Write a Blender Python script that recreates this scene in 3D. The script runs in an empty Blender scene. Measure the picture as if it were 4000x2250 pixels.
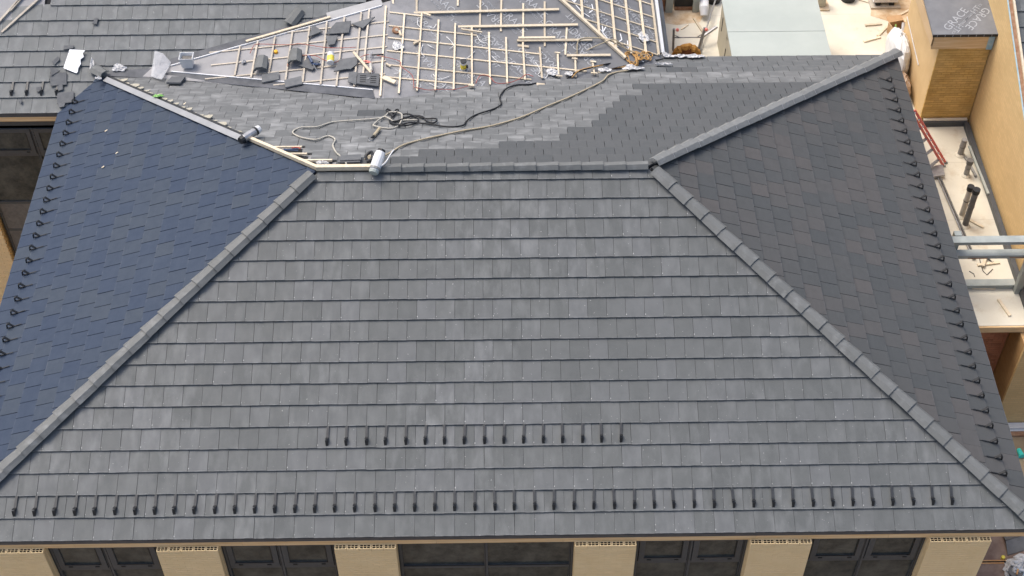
import bpy, math, random
from mathutils import Vector, Matrix
random.seed(7)
S = bpy.context.scene
COL = S.collection
# ------------------------------------------------------------------ camera
CAM = Vector((8.0966, -12.7766, 20.3197))
PITCH, YAW, ROLL = 0.839304, 0.0097355, -0.0039366
fw = Vector((math.sin(YAW)*math.cos(PITCH), math.cos(YAW)*math.cos(PITCH), -math.sin(PITCH)))
rt = Vector((math.cos(YAW), -math.sin(YAW), 0)); up = rt.cross(fw)
r2 = math.cos(ROLL)*rt + math.sin(ROLL)*up; u2 = -math.sin(ROLL)*rt + math.cos(ROLL)*up
cd = bpy.data.cameras.new('camera'); cd.sensor_width = 36; cd.lens = 5621.23/4000*36; cd.clip_end = 500; cd.clip_start = .5
cam = bpy.data.objects.new('camera', cd); COL.objects.link(cam)
cam.matrix_world = Matrix(((r2.x, u2.x, -fw.x, CAM.x), (r2.y, u2.y, -fw.y, CAM.y), (r2.z, u2.z, -fw.z, CAM.z), (0, 0, 0, 1)))
S.camera = cam
# ------------------------------------------------------------------ sky, sun, exposure
SUN_EL, SUN_AZ = math.radians(62), math.radians(305)      # azimuth from +Y, clockwise: from behind the roof, a little left
wd = bpy.data.worlds.new('World'); S.world = wd; wd.use_nodes = True
nt = wd.node_tree; bg = nt.nodes['Background']
sky = nt.nodes.new('ShaderNodeTexSky'); sky.sky_type = 'NISHITA'; sky.sun_disc = False
sky.sun_elevation = SUN_EL; sky.sun_rotation = SUN_AZ; sky.dust_density = 5.0; sky.air_density = 1.0; sky.ozone_density = 1.0
nt.links.new(sky.outputs[0], bg.inputs[0]); bg.inputs[1].default_value = 0.15
sd = bpy.data.lights.new('sun', 'SUN'); sd.energy = 1.05; sd.angle = math.radians(30); sd.color = (1, .965, .90)
sun = bpy.data.objects.new('sun', sd); COL.objects.link(sun)
sv = Vector((math.sin(SUN_AZ)*math.cos(SUN_EL), math.cos(SUN_AZ)*math.cos(SUN_EL), math.sin(SUN_EL)))
sun.rotation_euler = sv.to_track_quat('Z', 'Y').to_euler(); sun.location = (8, -10, 30)
S.view_settings.view_transform = 'Standard'; S.view_settings.look = 'None'; S.view_settings.gamma = 1
S.view_settings.exposure = 0.74

# ------------------------------------------------------------------ material helpers
def newmat(name):
    m = bpy.data.materials.new(name); m.use_nodes = True
    t = m.node_tree; b = t.nodes['Principled BSDF']
    return m, t, b
def N(t, kind, **kw):
    n = t.nodes.new(kind)
    for k, v in kw.items(): setattr(n, k, v)
    return n
def L(t, a, b): t.links.new(a, b)
def math_n(t, op, a, b=None, c=None, clamp=False):
    n = N(t, 'ShaderNodeMath', operation=op, use_clamp=clamp)
    for i, v in enumerate((a, b, c)):
        if v is None: continue
        if hasattr(v, 'is_linked') or hasattr(v, 'links'): L(t, v, n.inputs[i])
        else: n.inputs[i].default_value = v
    return n.outputs[0]
def mix(t, f, a, b, mode='MIX'):
    n = N(t, 'ShaderNodeMix', data_type='RGBA', blend_type=mode)
    for i, v in ((0, f), (6, a), (7, b)):
        if hasattr(v, 'links'): L(t, v, n.inputs[i])
        elif isinstance(v, (int, float)): n.inputs[i].default_value = v
        else: n.inputs[i].default_value = (*v, 1)
    return n.outputs[2]
def ramp(t, v, a, b):
    n = N(t, 'ShaderNodeMapRange'); n.inputs[1].default_value = a; n.inputs[2].default_value = b
    L(t, v, n.inputs[0]); return n.outputs[0]
def noise(t, vec, scale, detail=4, rough=.55, stretch=None, shift=None):
    n = N(t, 'ShaderNodeTexNoise'); n.inputs['Scale'].default_value = scale; n.inputs['Detail'].default_value = detail; n.inputs['Roughness'].default_value = rough
    if stretch or shift is not None:
        mp = N(t, 'ShaderNodeMapping')
        if stretch: mp.inputs['Scale'].default_value = stretch
        if shift is not None: L(t, shift, mp.inputs['Location'])
        L(t, vec, mp.inputs['Vector']); vec = mp.outputs[0]
    L(t, vec, n.inputs['Vector']); return n.outputs[0]
def pos(t): return N(t, 'ShaderNodeNewGeometry').outputs['Position']
def rnd(t):
    o = N(t, 'ShaderNodeObjectInfo').outputs['Random']
    a = N(t, 'ShaderNodeAttribute', attribute_name='tint').outputs['Fac']
    return math_n(t, 'FRACT', math_n(t, 'ADD', o, a))
def plain(name, c1, c2=None, scale=6, rough=.7, spec=.3, bump=0, bscale=60, metal=0, lo=.35, hi=.65, stretch=None, vary=0, alpha=1):
    m, t, b = newmat(name); p = pos(t)
    c = c1
    if c2 is not None: c = mix(t, ramp(t, noise(t, p, scale, 5, .6, stretch), lo, hi), c1, c2)
    if vary:
        f = math_n(t, 'MULTIPLY_ADD', rnd(t), 2*vary, 1-vary)
        k = N(t, 'ShaderNodeCombineColor'); [L(t, f, k.inputs[i]) for i in range(3)]
        c = mix(t, 1.0, c, k.outputs[0], 'MULTIPLY')
    if hasattr(c, 'links'): L(t, c, b.inputs['Base Color'])
    else: b.inputs['Base Color'].default_value = (*c, 1)
    b.inputs['Roughness'].default_value = rough; b.inputs['Specular IOR Level'].default_value = spec; b.inputs['Metallic'].default_value = metal
    b.inputs['Alpha'].default_value = alpha
    if bump:
        bn = N(t, 'ShaderNodeBump'); bn.inputs['Strength'].default_value = bump; bn.inputs['Distance'].default_value = .01
        L(t, noise(t, p, bscale, 4), bn.inputs['Height']); L(t, bn.outputs[0], b.inputs['Normal'])
    return m
def tile_mat(name, ca, cb, cc, dust=.3, dcol=(.36, .37, .37), streak=(9, 1.2, 1.2), dlo=.52, dhi=.8, spots=True, rough=.62, spec=.35, dscale=1.0):
    """concrete roof tile: each tile its own shade, dust and lime streaks, pale clip marks at the lower corners"""
    m, t, b = newmat(name); p = pos(t); r = rnd(t)
    uv = N(t, 'ShaderNodeUVMap', uv_map='tile').outputs[0]
    sx = N(t, 'ShaderNodeSeparateXYZ'); L(t, uv, sx.inputs[0]); u, v = sx.outputs[0], sx.outputs[1]
    cr = N(t, 'ShaderNodeValToRGB'); e = cr.color_ramp.elements
    e[0].color = (*ca, 1); e[0].position = 0; e[1].color = (*cc, 1); e[1].position = 1
    x = e.new(.5); x.color = (*cb, 1)
    L(t, r, cr.inputs[0])
    sh = N(t, 'ShaderNodeCombineXYZ'); L(t, math_n(t, 'MULTIPLY', r, 37.0), sh.inputs[0]); L(t, math_n(t, 'MULTIPLY', r, 91.0), sh.inputs[1])
    fine = noise(t, p, 130, 3, .7)
    c = mix(t, ramp(t, fine, .25, .8), cr.outputs[0], tuple(k*1.22 for k in cb))
    blot = noise(t, p, 5, 5, .65, None, sh.outputs[0])
    c = mix(t, math_n(t, 'MULTIPLY', ramp(t, blot, .45, .8), .22, clamp=True), c, tuple(k*.72 for k in ca))
    d = noise(t, p, 2.2*dscale, 5, .55, streak, sh.outputs[0]); big = noise(t, p, .45, 3, .5)
    df = math_n(t, 'MULTIPLY', ramp(t, d, dlo, dhi), ramp(t, big, .25, .65), clamp=True)
    c = mix(t, math_n(t, 'MULTIPLY', df, dust, clamp=True), c, dcol)
    # lime bloom along the butt edge
    edge = math_n(t, 'MULTIPLY', ramp(t, v, .06, .0), ramp(t, noise(t, p, 7, 4), .42, .7), clamp=True)
    c = mix(t, math_n(t, 'MULTIPLY', edge, .45*dust+.05, clamp=True), c, (.5, .5, .5))
    if spots:
        du = math_n(t, 'MULTIPLY', math_n(t, 'SUBTRACT', u, .035), .33); dv = math_n(t, 'MULTIPLY', math_n(t, 'SUBTRACT', v, .14), .376*.55)
        dd = math_n(t, 'SQRT', math_n(t, 'ADD', math_n(t, 'MULTIPLY', du, du), math_n(t, 'MULTIPLY', dv, dv)))
        s = math_n(t, 'MULTIPLY', math_n(t, 'LESS_THAN', dd, math_n(t, 'MULTIPLY_ADD', r, .005, .003)), math_n(t, 'MULTIPLY_ADD', r, .5, .03))
        s2 = ramp(t, noise(t, p, 26, 2, .5, None, sh.outputs[0]), .735, .76)
        s = math_n(t, 'MULTIPLY', math_n(t, 'MAXIMUM', math_n(t, 'MULTIPLY', s, .9), math_n(t, 'MULTIPLY', s2, .35, clamp=True)), 1.0, clamp=True)
        c = mix(t, s, c, (.62, .62, .6))
    L(t, c, b.inputs['Base Color'])
    L(t, math_n(t, 'MULTIPLY_ADD', blot, .25, rough-.12), b.inputs['Roughness']); b.inputs['Specular IOR Level'].default_value = spec
    bn = N(t, 'ShaderNodeBump'); bn.inputs['Strength'].default_value = .25; bn.inputs['Distance'].default_value = .004
    L(t, noise(t, p, 90, 4, .7), bn.inputs['Height']); L(t, bn.outputs[0], b.inputs['Normal'])
    return m
MT = {}
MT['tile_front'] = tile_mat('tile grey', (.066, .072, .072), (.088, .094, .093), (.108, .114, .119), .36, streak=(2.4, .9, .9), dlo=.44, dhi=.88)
MT['tile_wing'] = tile_mat('tile wing grey', (.092, .101, .102), (.110, .118, .118), (.128, .135, .139), .42, streak=(2.6, 1.4, 1.4), dlo=.46, dhi=.86)
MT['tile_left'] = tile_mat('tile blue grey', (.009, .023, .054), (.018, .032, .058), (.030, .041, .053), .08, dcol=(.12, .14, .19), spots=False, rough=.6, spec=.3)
MT['tile_right'] = tile_mat('tile charcoal', (.048, .054, .056), (.063, .065, .064), (.086, .076, .071), .12, dcol=(.15, .15, .15), spots=False, rough=.6, spec=.3)
MT['tile_back_dusty'] = tile_mat('tile dusty', (.102, .107, .106), (.115, .119, .118), (.128, .131, .130), .66, dcol=(.38, .385, .38), streak=(1.0, 2.4, 2.4), dlo=.46, dhi=.74, spots=False, dscale=.9)
MT['tile_back_new'] = tile_mat('tile new dark', (.058, .063, .065), (.068, .072, .073), (.078, .081, .082), .10, dcol=(.2, .2, .2), spots=False)
MT['tile_back_mid'] = tile_mat('tile mid grey', (.085, .091, .092), (.098, .103, .103), (.112, .116, .117), .5, dcol=(.3, .3, .3), streak=(1, 2.4, 2.4), spots=False)
MT['cap'] = tile_mat('cap tile', (.100, .105, .102), (.116, .121, .117), (.132, .136, .133), .35, streak=(3, 3, 3), spots=False)
MT['cap_dusty'] = tile_mat('cap tile dusty', (.138, .143, .139), (.158, .163, .158), (.178, .183, .178), .4, streak=(3, 3, 3), spots=False)
MT['deck'] = plain('deck felt', (.02, .021, .023), rough=.9)
def felt_mat():
    m, t, b = newmat('underlay'); p = pos(t); sx = N(t, 'ShaderNodeSeparateXYZ'); L(t, p, sx.inputs[0])
    c = mix(t, ramp(t, noise(t, p, 2.2, 5, .6), .35, .65), (.135, .139, .146), (.180, .184, .190))
    d = math_n(t, 'MULTIPLY', ramp(t, sx.outputs[0], 7.6, 5.6), ramp(t, noise(t, p, 2.6, 5, .65), .25, .6), clamp=True)
    c = mix(t, d, c, (.275, .273, .275))
    st = math_n(t, 'MULTIPLY', ramp(t, noise(t, p, 1.7, 6, .7), .60, .74), .6, clamp=True); c = mix(t, st, c, (.06, .057, .052))
    L(t, c, b.inputs['Base Color']); b.inputs['Roughness'].default_value = .6; b.inputs['Specular IOR Level'].default_value = .35
    bn = N(t, 'ShaderNodeBump'); bn.inputs['Strength'].default_value = .4; bn.inputs['Distance'].default_value = .015
    L(t, noise(t, p, 7, 4), bn.inputs['Height']); L(t, bn.outputs[0], b.inputs['Normal'])
    return m
MT['felt'] = felt_mat()
MT['felt_dusty'] = plain('underlay dusty', (.25, .248, .25), (.31, .307, .308), 2.5, .75, .2, bump=.3, bscale=9)
MT['print'] = plain('print', (.30, .31, .32), (.40, .41, .42), 40, .6)
MT['printw'] = plain('print white', (.72, .73, .74), (.85, .86, .86), 30, .6)
MT['wood'] = plain('timber', (.58, .49, .35), (.68, .59, .45), 14, .75, .2, vary=.2)
MT['wood_old'] = plain('timber dusty', (.42, .37, .30), (.52, .47, .39), 14, .8, .2, vary=.12)
MT['fascia'] = plain('pine fascia', (.58, .36, .16), (.78, .58, .34), 3, .7, .25, stretch=(.5, 8, 14), lo=.3, hi=.7, vary=.06)
MT['metal'] = plain('lead flashing', (.055, .06, .068), (.105, .11, .12), 3, .6, .3, bump=.2, bscale=6)
MT['metal_lt'] = plain('zinc flashing', (.24, .245, .25), (.30, .305, .31), 3, .4, .5)
MT['drip'] = plain('white edge metal', (.62, .63, .64), (.70, .71, .72), 5, .4, .5)
MT['gutter'] = plain('dark drip edge', (.055, .06, .066), (.075, .08, .086), 4, .5, .4)
MT['black'] = plain('black paint steel', (.012, .013, .014), (.022, .023, .024), 20, .5, .4)
MT['strap'] = plain('grey strap', (.016, .019, .022), (.026, .029, .032), 20, .45, .5)
MT['frame'] = plain('window frame grey', (.056, .062, .066), (.070, .076, .079), 12, .5, .4)
MT['frame_dk'] = plain('gasket', (.012, .012, .012), rough=.6)
MT['brick'] = plain('buff brick', (.76, .58, .32), (.80, .62, .355), 3, .85, .2, vary=.03)
MT['brick2'] = plain('ochre brick', (.54, .34, .105), (.62, .405, .145), 3, .85, .2, bump=.4, bscale=70, vary=.12)
MT['brick_red'] = plain('red brick', (.40, .165, .085), (.47, .205, .11), 3, .85, .2, bump=.4, bscale=70, vary=.15)
MT['mortar'] = plain('buff mortar', (.72, .545, .30), (.76, .585, .33), 8, .9, .2)
MT['mortar_dk'] = plain('brown mortar', (.40, .25, .09), (.45, .29, .11), 8, .9, .2)
MT['mortar_lt'] = plain('pale mortar', (.42, .34, .25), (.5, .42, .3), 8, .9, .2)
MT['core_shade'] = plain('brick core shade', (.05, .025, .015), rough=.9)  # near-black colour stands in for shade inside the core holes
def cream_mat():
    m, t, b = newmat('cream membrane'); p = pos(t); sx = N(t, 'ShaderNodeSeparateXYZ'); L(t, p, sx.inputs[0])
    c = mix(t, ramp(t, noise(t, p, 1.2, 5), .35, .65), (.56, .52, .42), (.64, .605, .50))
    c = mix(t, math_n(t, 'MULTIPLY', ramp(t, noise(t, p, 2.3, 7, .72), .55, .74), .55, clamp=True), c, (.40, .31, .20))
    c = mix(t, math_n(t, 'MULTIPLY', ramp(t, noise(t, p, 17, 4, .7), .64, .72), .5, clamp=True), c, (.30, .25, .18))
    sm = math_n(t, 'LESS_THAN', math_n(t, 'FRACT', math_n(t, 'MULTIPLY', sx.outputs[1], .55)), .008)
    c = mix(t, math_n(t, 'MULTIPLY', sm, .45), c, (.36, .32, .25))
    L(t, c, b.inputs['Base Color']); b.inputs['Roughness'].default_value = .6; b.inputs['Specular IOR Level'].default_value = .3
    bn = N(t, 'ShaderNodeBump'); bn.inputs['Strength'].default_value = .2; bn.inputs['Distance'].default_value = .02
    L(t, noise(t, p, 4, 4), bn.inputs['Height']); L(t, bn.outputs[0], b.inputs['Normal'])
    return m
MT['cream'] = cream_mat()
MT['cream_dirty'] = plain('dirty membrane', (.40, .27, .15), (.60, .50, .36), 3, .7, .25)
MT['block_side'] = plain('block flank', (.60, .42, .215), (.66, .475, .25), 2.2, .8, .2)
MT['tan'] = plain('sheathing', (.52, .36, .20), (.58, .42, .25), 1.5, .8, .2)
MT['ground'] = plain('dirt', (.15, .10, .06), (.33, .26, .17), 1.6, .95, .1, bump=.6, bscale=12, lo=.3, hi=.7)
MT['ply'] = plain('brown ply', (.17, .11, .085), (.26, .185, .14), 4, .8, .2)
MT['plyedge'] = plain('orange edge', (.50, .25, .10), (.6, .34, .15), 6, .8, .2)
MT['white'] = plain('white plastic', (.60, .60, .59), (.68, .68, .67), 4, .4, .4)
MT['paper'] = plain('white board', (.86, .86, .86), rough=.8)
MT['rag'] = plain('white rag', (.46, .455, .445), (.66, .655, .64), 22, .9, .1)
MT['film'] = plain('clear film', (.5, .51, .53), (.62, .63, .64), 10, .3, .5, alpha=.38)
MT['hvac'] = plain('grey green panel', (.36, .395, .36), (.40, .435, .395), 1.0, .5, .4)
MT['hvac_side'] = plain('beige panel', (.40, .37, .28), (.47, .44, .34), 2, .6, .3)
MT['galv'] = plain('galvanised steel', (.27, .295, .275), (.36, .385, .36), 3, .55, .4)
MT['rust'] = plain('rust', (.25, .12, .06), (.36, .22, .14), 10, .8)
MT['rust_dk'] = plain('dark red brown foam', (.13, .045, .02), (.22, .085, .035), 12, .9)
MT['steel'] = plain('steel', (.32, .32, .32), (.45, .45, .45), 9, .35, .5, metal=.6)
MT['pipe'] = plain('grey pipe', (.20, .195, .185), (.28, .275, .26), 9, .5, .4)
MT['pipe_lt'] = plain('pale pipe', (.46, .43, .37), (.52, .49, .43), 6, .5, .4)
MT['pipe_dk'] = plain('dark pipe', (.10, .095, .09), (.14, .135, .125), 6, .5, .4)
MT['red'] = plain('red fibreglass', (.74, .17, .13), (.80, .24, .19), 6, .45, .4)
MT['rope_grey'] = plain('grey rope', (.36, .34, .29), (.46, .44, .38), 60, .9, .1)
MT['rope_tan'] = plain('tan rope', (.34, .29, .20), (.44, .38, .27), 60, .9, .1)
MT['rope_orange'] = plain('orange rope', (.42, .23, .08), (.52, .33, .14), 60, .9, .1)
MT['cable'] = plain('black cable', (.012, .013, .015), rough=.5)
MT['wire_red'] = plain('red wire', (.33, .07, .05), (.42, .11, .08), 30, .6)
MT['wire_white'] = plain('white wire', (.72, .72, .7), rough=.5)
MT['yellow'] = plain('yellow label', (.75, .58, .04), (.8, .66, .1), 8, .5, .4)
MT['orange'] = plain('orange cap', (.8, .40, .02), rough=.5)
MT['blue'] = plain('blue steel', (.035, .06, .12), (.05, .08, .16), 10, .4, .5)
MT['bluetape'] = plain('blue membrane edge', (.25, .42, .50), (.42, .52, .54), 10, .5)
MT['green'] = plain('green cloth', (.30, .58, .16), (.42, .70, .26), 20, .8)
MT['teal'] = plain('teal plastic', (.05, .55, .47), (.07, .62, .54), 8, .4)
MT['card'] = plain('cardboard', (.40, .25, .13), (.47, .31, .17), 6, .85)
MT['foam'] = plain('brown foam', (.33, .15, .035), (.52, .29, .09), 14, .9, .1, bump=.8, bscale=30)
MT['mortarbed'] = plain('tan mortar bed', (.34, .32, .25), (.46, .43, .35), 20, .9)
MT['slatebit'] = plain('broken tile', (.10, .105, .11), (.135, .14, .143), 8, .75, .25, vary=.12)
MT['brownfilm'] = plain('brown film wrap', (.24, .15, .085), (.38, .27, .18), 9, .3, .5)
def glass_mat():
    m, t, b = newmat('glass with painted reflection'); p = pos(t)
    c = mix(t, ramp(t, noise(t, p, 3.2, 7, .7), .36, .66), (.026, .032, .032), (.092, .094, .082))  # mottle paints the ground's reflection into the pane colour
    c = mix(t, math_n(t, 'MULTIPLY', ramp(t, noise(t, p, 9, 6, .7), .55, .8), .5, clamp=True), c, (.06, .066, .055))
    L(t, c, b.inputs['Base Color']); b.inputs['Roughness'].default_value = .16; b.inputs['Specular IOR Level'].default_value = .25
    return m
MT['glass'] = glass_mat()
def brickwall_mat(name, c1, c2, mort):
    m, t, b = newmat(name); p = pos(t)
    s = N(t, 'ShaderNodeSeparateXYZ'); L(t, p, s.inputs[0]); k = N(t, 'ShaderNodeCombineXYZ')
    L(t, math_n(t, 'ADD', s.outputs[0], s.outputs[1]), k.inputs[0]); L(t, s.outputs[2], k.inputs[1])
    br = N(t, 'ShaderNodeTexBrick'); L(t, k.outputs[0], br.inputs['Vector']); br.inputs['Scale'].default_value = 1
    br.inputs['Brick Width'].default_value = .203; br.inputs['Row Height'].default_value = .0677; br.inputs['Mortar Size'].default_value = .007
    br.inputs['Color1'].default_value = (*c1, 1); br.inputs['Color2'].default_value = (*c2, 1); br.inputs['Mortar'].default_value = (*mort, 1)
    c = mix(t, math_n(t, 'MULTIPLY', ramp(t, noise(t, p, 1.3, 5), .4, .7), .3, clamp=True), br.outputs[0], tuple(x*.75 for x in c1))
    L(t, c, b.inputs['Base Color']); b.inputs['Roughness'].default_value = .85; b.inputs['Specular IOR Level'].default_value = .2
    bn = N(t, 'ShaderNodeBump'); bn.inputs['Strength'].default_value = .4; bn.inputs['Distance'].default_value = .006
    L(t, br.outputs['Fac'], bn.inputs['Height']); bn.invert = True; L(t, bn.outputs[0], b.inputs['Normal'])
    return m
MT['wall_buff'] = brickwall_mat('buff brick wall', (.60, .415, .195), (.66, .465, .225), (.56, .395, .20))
MT['wall_buff_shaded'] = brickwall_mat('shaded buff brick wall', (.42, .255, .115), (.48, .30, .14), (.42, .27, .13))  # buff brick darkened to brown: the flank's shade is in the colour

# ------------------------------------------------------------------ mesh helpers
class MB:
    def __init__(s): s.v = []; s.f = []; s.mi = []
    def poly(s, pts): i = len(s.v); s.v += [tuple(p) for p in pts]; s.f.append(tuple(range(i, i+len(pts)))); return s
    def prism(s, pts, d):
        """polygon pts (counter-clockwise seen from +d) extruded by -d"""
        n = len(pts); i = len(s.v); d = Vector(d)
        s.v += [tuple(Vector(p)) for p in pts] + [tuple(Vector(p)-d) for p in pts]
        s.f.append(tuple(range(i, i+n))); s.f.append(tuple(range(i+2*n-1, i+n-1, -1)))
        for k in range(n): s.f.append((i+k, i+n+k, i+n+(k+1) % n, i+(k+1) % n))
        return s
    def box(s, a, b):
        x0, y0, z0 = a; x1, y1, z1 = b
        return s.prism([(x0, y0, z1), (x1, y0, z1), (x1, y1, z1), (x0, y1, z1)], (0, 0, z1-z0))
    def bar(s, a, b, w, h, nrm=(0, 0, 1), lift=0):
        """rectangular bar from a to b lying on the surface through a,b with normal nrm"""
        a, b, n = Vector(a), Vector(b), Vector(nrm).normalized(); d = (b-a).normalized(); sd_ = n.cross(d).normalized()*(w/2); n = d.cross(sd_).normalized()
        top = n*(h+lift)
        return s.prism([a-sd_+top, b-sd_+top, b+sd_+top, a+sd_+top], n*h)
    def tube(s, pts, r, k=6, smooth=True, cap=True):
        pts = [Vector(p) for p in pts]
        if smooth and len(pts) > 2 and not isinstance(r, (list, tuple)):
            q = []; n = len(pts)
            for i in range(n-1):
                p0, p1, p2, p3 = pts[max(i-1, 0)], pts[i], pts[i+1], pts[min(i+2, n-1)]
                for j in range(4):
                    t = j/4; q.append(.5*((2*p1)+(-p0+p2)*t+(2*p0-5*p1+4*p2-p3)*t*t+(-p0+3*p1-3*p2+p3)*t**3))
            q.append(pts[-1]); pts = q
        i0 = len(s.v); ref = Vector((.13, .21, 1)).normalized()
        for i, p in enumerate(pts):
            d = (pts[min(i+1, len(pts)-1)]-pts[max(i-1, 0)])
            d = d.normalized() if d.length > 1e-9 else Vector((1, 0, 0))
            a = d.cross(ref); a = a.normalized() if a.length > 1e-4 else Vector((1, 0, 0)); b = d.cross(a)
            rr = r[i] if isinstance(r, (list, tuple)) else r
            for j in range(k):
                g = 2*math.pi*j/k; s.v.append(tuple(p+a*math.cos(g)*rr+b*math.sin(g)*rr))
        for i in range(len(pts)-1):
            for j in range(k):
                s.f.append((i0+i*k+j, i0+i*k+(j+1) % k, i0+(i+1)*k+(j+1) % k, i0+(i+1)*k+j))
        if cap: s.f.append(tuple(i0+j for j in range(k))[::-1]); s.f.append(tuple(i0+(len(pts)-1)*k+j for j in range(k)))
        return s
    def lathe(s, base, axis, prof, k=14):
        base, ax = Vector(base), Vector(axis).normalized(); a = ax.orthogonal().normalized(); b = ax.cross(a); i0 = len(s.v)
        for h, r in prof:
            for j in range(k):
                g = 2*math.pi*j/k; s.v.append(tuple(base+ax*h+(a*math.cos(g)+b*math.sin(g))*r))
        for i in range(len(prof)-1):
            for j in range(k): s.f.append((i0+i*k+j, i0+i*k+(j+1) % k, i0+(i+1)*k+(j+1) % k, i0+(i+1)*k+j))
        s.f.append(tuple(i0+j for j in range(k))[::-1]); s.f.append(tuple(i0+(len(prof)-1)*k+j for j in range(k)))
        return s
    def mesh(s, name, mat, smooth=False):
        me = bpy.data.meshes.new(name); me.from_pydata(s.v, [], s.f)
        me.materials.append(MT[mat] if isinstance(mat, str) else mat)
        if smooth: me.polygons.foreach_set('use_smooth', [True]*len(me.polygons))
        me.update(); return me
def link(name, me, parent=None, mw=None, pinv=None):
    o = bpy.data.objects.new(name, me); COL.objects.link(o)
    if parent is not None:
        o.parent = parent
        o.matrix_parent_inverse = pinv if pinv is not None else PINV.get(parent.name, Matrix())
    if mw is not None: o.matrix_basis = mw
    return o
PINV = {}
def thing(name, label, cat, loc, group=None):
    o = bpy.data.objects.new(name, None); COL.objects.link(o); o.location = loc; o.empty_display_size = .1
    o['label'] = label; o['category'] = cat; o['kind'] = 'thing'
    if group: o['group'] = group
    PINV[o.name] = Matrix.Translation(-Vector(loc)); return o
def tag(o, label, cat, group=None, kind=None):
    if cat: o['kind'] = 'thing'
    if label: o['label'] = label
    if cat: o['category'] = cat
    if group: o['group'] = group
    if kind: o['kind'] = kind
    return o
def part(name, mb, mat, parent, smooth=False): return link(name, mb.mesh(name, mat, smooth), parent)
def single(name, mb, mat, label, cat, group=None, smooth=False): return tag(link(name, mb.mesh(name, mat, smooth)), label, cat, group)
def struct(name, mb, mat):
    o = link(name, mb.mesh(name, mat)); o['kind'] = 'structure'; return o

# ------------------------------------------------------------------ roof geometry (metres)
PA = 0.3846299; T = math.tan(PA); CP, SP = math.cos(PA), math.sin(PA)
TW, EX = 0.33, 0.3762                     # tile width, exposed length
XL, XR, D = -1.350, 16.901, 6.146         # eaves and half depth of the hip roof
YW, XRW = 10.627, 11.86                   # rear wing eaves
XJ, YJ, ZJ = -0.517, 11.459, 0.337        # junction of hip and valleys
SLL, SLR, XP, ZP = 0.1163, 0.1426, 5.7, 1.0
def zF(y): return T*y
def zB(y): return T*(2*D-y)
def zL(x): return T*(x-XL)
def zR(x): return T*(XR-x)
def zW(y): return T*(y-YW)
def zRP(x): return T*(XRW-x)
def zC(x): return ZJ+SLL*x if x < XP else ZP-SLR*(x-XP)
NF, NB, NL_, NR = Vector((0, -SP, CP)), Vector((0, SP, CP)), Vector((-SP, 0, CP)), Vector((SP, 0, CP))
NCL, NCR = Vector((-SLL, 0, 1)).normalized(), Vector((SLR, 0, 1)).normalized()

# ------------------------------------------------------------------ setting: ground
g = MB(); nx, ny = 60, 60
for j in range(ny+1):
    for i in range(nx+1):
        x = -60+i*140/nx; y = -50+j*140/ny
        s_ = min(1, max(0, (x-2)/10)); s_ = s_*s_*(3-2*s_)
        g.v.append((x, y, -7.0+2.15*s_))
for j in range(ny):
    for i in range(nx): a = j*(nx+1)+i; g.f.append((a, a+1, a+nx+2, a+nx+1))
struct('ground', g, 'ground')

# ------------------------------------------------------------------ tile laying
def clip(poly, a, b, c):
    """keep a*u+b*v<=c"""
    out = []
    for i in range(len(poly)):
        p, q = poly[i], poly[(i+1) % len(poly)]; dp, dq = a*p[0]+b*p[1]-c, a*q[0]+b*q[1]-c
        if dp <= 0: out.append(p)
        if (dp < 0 < dq) or (dq < 0 < dp):
            t = dp/(dp-dq); out.append((p[0]+(q[0]-p[0])*t, p[1]+(q[1]-p[1])*t))
    return out
def area(p): return abs(sum(p[i][0]*p[(i+1) % len(p)][1]-p[(i+1) % len(p)][0]*p[i][1] for i in range(len(p))))/2
def project(P):
    d = P-CAM; z = d.dot(fw); return (2000+5621.23*d.dot(r2)/z, 1125-5621.23*d.dot(u2)/z)
TH = .031; GAP = .005; LAP = .045
def tile_prism(poly, u0, v0, mb, tilt=0, lift=0):
    n = len(poly); i = len(mb.v)
    h = lambda p: lift-TH*(p[1]-v0)/EX+tilt*((p[0]-u0)/TW-.5)
    mb.v += [(p[0], p[1], h(p)) for p in poly]+[(p[0], p[1], h(p)-TH) for p in poly]
    mb.f.append(tuple(range(i, i+n))); mb.f.append(tuple(range(i+2*n-1, i+n-1, -1)))
    for k in range(n): mb.f.append((i+k, i+n+k, i+n+(k+1) % n, i+(k+1) % n))
def add_uv(me, uvs):
    l = me.uv_layers.new(name='tile'); l.data.foreach_set('uv', uvs)
def base_tile_mesh(name, mat, seed, GAP=GAP):
    rr = random.Random(seed)
    e1 = .004
    top = [(GAP/2, 0), (TW*.3, rr.uniform(-e1, e1)), (TW*.65, rr.uniform(-e1, e1)), (TW-GAP/2, 0), (TW-GAP/2, EX+LAP), (GAP/2, EX+LAP)]
    mb = MB(); tile_prism(top, 0, 0, mb, tilt=rr.uniform(.001, .005), lift=0)
    me = mb.mesh(name, mat)
    add_uv(me, [c for l in me.loops for c in (mb.v[l.vertex_index][0]/TW, mb.v[l.vertex_index][1]/EX)])
    return me
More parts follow.
